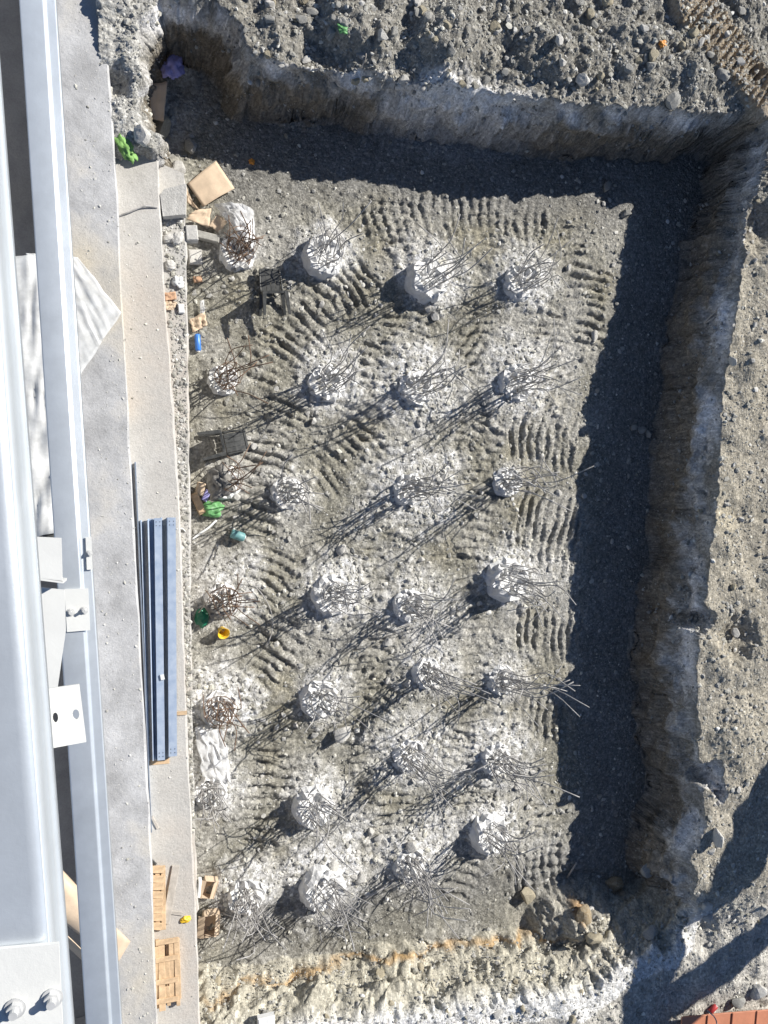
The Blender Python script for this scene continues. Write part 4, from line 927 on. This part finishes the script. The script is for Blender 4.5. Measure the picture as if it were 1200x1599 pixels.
# hose and cable ends, sticks
def cable(pts, r, mtl, name, label, cat, n=16):
    v, f = tube(spline(pts, n), r, 6); return tag(obj(name, v, f, mtl, None, True), label, cat)
cable([gz(300,842,.06), gz(312,833,.05), gz(325,824,.05), gz(338,812,.03)], .018, M['white'], 'hose', 'white hose end lying between the ledge and the green bag', 'hose')
cable([W(276,826,ZF+.02), W(284,825,ZL+.08), W(290,830,ZL+.03)], .008, M['white'], 'cable', 'white cable end sticking out right of the channel stack', 'cable')
cable([gz(310,955,.1), gz(322,935,.3), gz(327,925,.35)], .010, M['wood_grey'], 'stick', 'pale stick leaning behind the dark green plastic', 'stick')
cable([gz(1085,510,.05), gz(1100,497,.05), gz(1114,484,.05)], .018, M['wood_grey'], 'stick', 'pale stick on the shaded right wall, longer of two', 'stick', 6)
cable([gz(1098,506,.06), gz(1108,498,.06), gz(1118,489,.06)], .014, M['wood_grey'], 'stick', 'pale stick on the shaded right wall, shorter of two', 'stick', 6)
cable([gz(490,1413,.06), gz(500,1410,.07), gz(514,1406,.06)], .03, M['wood_grey'], 'stick', 'thick pale stick below the big lower pile head', 'stick', 6)
cable([gz(565,1400,.08), gz(590,1385,.10), gz(610,1372,.10)], .018, M['bar'], 'pipe', 'straight pale pipe on the floor right of the big lower pile head', 'pipe', 6)
cable([gz(884,1368,.05), gz(890,1356,.07), gz(897,1344,.05)], .016, M['wood_grey'], 'stick', 'pale stick at the pit corner near the rusty boulders', 'stick', 6)
cable([gz(398,915,.05), gz(410,930,.12), gz(422,955,.12), gz(424,985,.05), gz(415,1010,.03)], .008, M['bar'], 'wire', 'thin pale wire curving over the rebar shadow left of centre', 'wire', 20)
cable([gz(545,1190,.03), gz(540,1260,.12), gz(536,1300,.03)], .006, M['bar'], 'wire', 'thin straight wire right of the sixth row pile', 'wire', 12)
cable([gz(560,115,.02), gz(567,100,.12), gz(569,90,.10)], .007, M['wood_grey'], 'wire', 'thin pale wire sticking out of the top cut face', 'wire', 8)
# carton boxes by the lower end of the ledge
def carton(px, py, w_, h_, z, hgt, rz, label):
    p = W(px, py, z); k_ = PXM(p); a, b = w_ / k_, h_ / k_; root = thing('cardboard_box', label, 'box', p, (.15, .1, rz)); t_ = .006
    for nm, c, d_ in (('side', (-a / 2, 0, hgt / 2), (t_, b, hgt)), ('side', (a / 2, 0, hgt / 2), (t_, b, hgt)), ('side', (0, -b / 2, hgt / 2), (a, t_, hgt)), ('side', (0, b / 2, hgt / 2), (a, t_, hgt)), ('bottom', (0, 0, t_), (a, b, t_))):
        m = MB(); m.box(c, d_); m.build(nm, CARD, root)
    m = MB(); m.box((-a / 2 - .04, 0, hgt * .97), (.10, b, t_), Matrix.Rotation(-.5, 3, 'Y')); m.build('flap', CARD, root)
    m = MB(); m.box((a / 2 - .03, 0, hgt * 1.0), (.08, b, t_), Matrix.Rotation(.35, 3, 'Y')); m.build('flap', CARD, root)
carton(326, 1381, 20, 28, gz(328, 1381, 0).z, .14, -.25, 'crushed cardboard box against the footing, upper of two')
carton(328, 1436, 24, 36, gz(330, 1436, 0).z, .16, -.05, 'open cardboard box against the footing, lower of two')
block(311, 1383, 5, 28, gz(314, 1383, 0).z + .10, .12, -.1, M['white'], 'board_piece', 'thin white board piece wedged beside the upper cardboard box', 'board')

# ------------------------------------------------------------------ tipped plastic chairs
def chair(loc, rot, label):
    root = thing('plastic_chair', label, 'chair', loc, rot, 'black plastic chairs in the pit'); pm = M['plastic_black']
    m = MB(); n = 8; v = []; f = []
    for j in range(n + 1):
        for i in range(n + 1):
            u, w_ = i / n - .5, j / n - .5; v.append((u * .42 * (1 - .06 * w_), w_ * .42, .43 - .03 * (1 - (2 * u) ** 2) * (1 - (2 * w_) ** 2) - .02 * max(0, -w_ - .35) * 4))
    for j in range(n):
        for i in range(n): f.append((j * 9 + i, j * 9 + i + 1, j * 9 + i + 10, j * 9 + i + 9))
    s = obj('seat', v, f, pm, root, True); md = s.modifiers.new('thickness', 'SOLIDIFY'); md.thickness = .012
    for nm, c, d_ in (('seat_rim', (0, -.21, .405), (.43, .018, .05)), ('seat_rim', (-.21, 0, .405), (.018, .42, .05)), ('seat_rim', (.21, 0, .405), (.018, .42, .05))):
        m = MB(); m.box(c, d_, None, .005); m.build(nm, pm, s)
    for sx in (-1, 1):
        for yy, yb in ((-.19, -.24), (.19, .26)):
            m = MB()
            a = Vector((sx * .20, yy, .42)); b = Vector((sx * .235, yb, 0)); 
            vv = []
            for c, h_ in ((a, .036), (b, .022)): vv += [c + Vector((-h_, -h_, 0)), c + Vector((h_, -h_, 0)), c + Vector((h_, h_, 0)), c + Vector((-h_, h_, 0))]
            m.add(vv, [(0, 4, 5, 1), (1, 5, 6, 2), (2, 6, 7, 3), (3, 7, 4, 0), (0, 1, 2, 3), (7, 6, 5, 4)]); m.build('leg', pm, root)
        m = MB(); v2, f2 = tube(spline([(sx * .205, .20, .42), (sx * .20, .235, .62), (sx * .185, .28, .84)], 6), [.024, .022, .02, .02, .02, .019, .018], 6); m.add(v2, f2); m.build('back_post', pm, root, True)
    m = MB(); m.box((0, .285, .835), (.38, .026, .05), Matrix.Rotation(-.2, 3, 'X'), .008); m.build('top_rail', pm, root)
    for k_ in range(4):
        x = -.135 + k_ * .09; m = MB(); hw_ = .041
        pr_ = [(x, .212, .45), (x * .97, .238, .63), (x * .94, .282, .83)]
        m.add([(a_ + sg * hw_, b_ + o_, c_) for o_ in (0, .010) for (a_, b_, c_) in pr_ for sg in (-1, 1)], [(0, 1, 3, 2), (2, 3, 5, 4), (6, 8, 9, 7), (8, 10, 11, 9), (0, 6, 7, 1), (4, 5, 11, 10), (0, 2, 8, 6), (2, 4, 10, 8), (1, 7, 9, 3), (3, 9, 11, 5)]); m.build('back_slat', pm, root)
    root.scale = (.82, .82, .82)
    return root
p = gz(426, 478, 0)
chair((p.x, p.y - .20, p.z + .22), (math.radians(-78), 0, math.radians(6)), 'black plastic chair tipped on its back below the top left pile') 
p = gz(322, 698, 0)
chair((p.x - .10, p.y - .03, p.z + .25), (math.radians(-84), 0, math.radians(-78)), 'black plastic chair lying on its back against the ledge')

# ------------------------------------------------------------------ plastic sheeting and cardboard by the added recess
def sh(p, u, w_):
    z = p.z + .028 * abs(float(perlin(np.array([u * 9.0 + w_]), np.array([w_ * 1.1 + 7]), 61)[0])) + .007 * float(perlin(np.array([u * 21.]), np.array([w_ * 2.]), 62)[0])
    return Vector((p.x, p.y, z))
sheet4('plastic_sheet', [W(40,395,1.62), W(122,402,1.58), W(190,488,1.54), W(120,595,1.56)], M['sheet'], 'white translucent plastic sheet fanned out across the slab', 'plastic sheet', .015, 4, 30, .003, .02, 21, fn=sh)
def sh2(p, u, w_):
    return Vector((p.x, p.y, p.z + .13 * abs(float(perlin(np.array([u * 3.0 + w_ * 2]), np.array([w_ * 3.5 - u]), 63)[0])) + .02 * float(perlin(np.array([u * 9.]), np.array([w_ * 7.]), 64)[0])))
sheet4('plastic_sheet', [W(-40,405,1.60), W(95,400,1.62), W(92,830,1.60), W(-30,860,1.55)], M['sheet'], 'long billowing white plastic sheet bridging the gap between the girts', 'plastic sheet', .07, 4, 34, .003, .03, 22, fn=sh2)
P0 = [W(78,1352,1.56), W(204,1472,1.56), W(176,1510,1.56), W(60,1420,1.72)]
sheet4('cardboard_sheet', [W(80,1350,1.74), W(204,1470,1.545), W(184,1504,1.545), W(66,1415,1.74)], CARD, 'bent cardboard panel under the lower girt, corner on the slab', 'cardboard', .004, 2, 12, .008, 0, 23, sag=.06)
sheet4('cardboard_sheet', [W(92,1352,1.46), W(150,1415,1.46), W(150,1440,1.70), W(86,1372,1.72)], CARD, 'brown folded carton side behind the bent panel', 'cardboard', .004, 2, 8, .008, 0, 24)
sheet4('cardboard_sheet', [W(84,1440,1.62), W(146,1500,1.62), W(146,1516,1.45), W(90,1462,1.45)], CARD, 'brown carton edge below the bent panel', 'cardboard', .004, 2, 8, .008, 0, 25)
# concrete kerb piece at the bottom of the gap
o = block(128, 1598, 46, 22, 0.03, 1.5, .12, M['slab'], 'concrete_pier', 'concrete pier bridging the gap at the bottom left', 'pier')
# rubber bucket near the top cleat
p = W(84, 823, 1.5); root = thing('rubber_tyre_piece', 'dark rubber piece seen between the girts above the cleat', 'rubber', (p.x, p.y, 1.5))
v, f = tube([Vector((.13 * math.cos(a), .13 * math.sin(a), .06)) for a in np.linspace(0, 6.0, 20)], .055, 8); obj('ring', v, f, M['plastic_black'], root, True)

# ------------------------------------------------------------------ red roof sheet at the bottom right corner
c0 = W(1066, 1592, 1.35); c1 = W(1290, 1572, 1.35); dirx = (c1 - c0).normalized(); diry = Vector((-dirx.y, dirx.x, 0)) * -1
root = thing('site_cabin', 'red oxide flat roof of a low cabin at the bottom right corner', 'cabin', (c0.x, c0.y, .66))
ang = math.atan2(dirx.y, dirx.x); root.rotation_euler = (0, 0, ang)
m = MB(); m.box((1.75, -1.15, .32), (3.3, 1.7, .64)); m.build('wall', M['wood_grey'], root)
for k_ in range(7):
    m = MB(); m.box((.25 + k_ * .5, -1.05, .665 + .004 * (k_ % 2)), (.496, 2.16, .03), Matrix.Rotation(rnd.uniform(-.01, .01), 3, 'X'), .004); m.build('roof_sheet', M['roof'], root)
for k_ in range(6):
    m = MB(); m.box((.5 + k_ * .5, -1.05, .69), (.018, 2.16, .028)); m.build('seam', M['roof'], root)
cable([W(1105,1578,1.62), W(1118,1592,1.62), W(1122,1620,1.6)], .01, M['bar'], 'cable', 'dark cable lying over the left part of the red roof', 'cable')

# ------------------------------------------------------------------ excavator standing right of the view; its boom throws the broad shadow
S = 1 / math.tan(SUN_EL)
sp0 = W(1018, 1600, 1.15); sp1 = W(1200, 1215, 1.5)
hA = 4.6; gA = 1.3
apex = Vector((sp0.x + SUN_H.x * S * hA, sp0.y + SUN_H.y * S * hA, gA + hA))
hF = 1.5; dshadow = (Vector((sp1.x, sp1.y, 0)) - Vector((sp0.x, sp0.y, 0))); q_ = 1.55
foot_s = Vector((sp0.x, sp0.y, 0)) + dshadow * q_
foot = Vector((foot_s.x + SUN_H.x * S * hF, foot_s.y + SUN_H.y * S * hF, gA + hF))
org = Vector((foot.x + .5, foot.y + 1.6, 1.45)); root = thing('excavator', 'excavator parked right of the pit, boom raised', 'excavator', org)
def seg(name, a, b, w0, w1, mtl):
    a = a - org; b = b - org; d_ = (b - a).normalized(); s1 = d_.cross(Vector((0, 0, 1))); s1 = s1.normalized() if s1.length > .05 else Vector((1, 0, 0)); s2 = d_.cross(s1)
    v = []
    for c, w_ in ((a, w0), (b, w1)): v += [c - s1 * w_ / 2 - s2 * w_ * .7, c + s1 * w_ / 2 - s2 * w_ * .7, c + s1 * w_ / 2 + s2 * w_ * .7, c - s1 * w_ / 2 + s2 * w_ * .7]
    return obj(name, v, [(0, 1, 5, 4), (1, 2, 6, 5), (2, 3, 7, 6), (3, 0, 4, 7), (3, 2, 1, 0), (4, 5, 6, 7)], mtl, root)
seg('boom', foot, apex, .40, .34, M['machine'])
stick_b = Vector((apex.x + .2, apex.y - .15, gA + .9)); seg('stick', apex + Vector((0, 0, .1)), stick_b, .36, .28, M['machine'])
m = MB(); b_ = stick_b - org; m.box((b_.x, b_.y, b_.z - .35), (.7, .6, .7), Matrix.Rotation(.3, 3, 'X'), .06); m.build('bucket', M['machine_dark'], root)
m = MB(); m.box((.2, .5, 1.15), (2.2, 3.0, .9), None, .08); m.build('body', M['machine'], root)
m = MB(); m.box((.75, -.55, 1.75), (.95, 1.2, .9), None, .08); m.build('cab', M['machine_dark'], root)
for sx in (-1, 1):
    m = MB(); m.box((.2 + sx * .95, .4, .34), (.5, 3.2, .62), None, .14); m.build('track', M['machine_dark'], root)
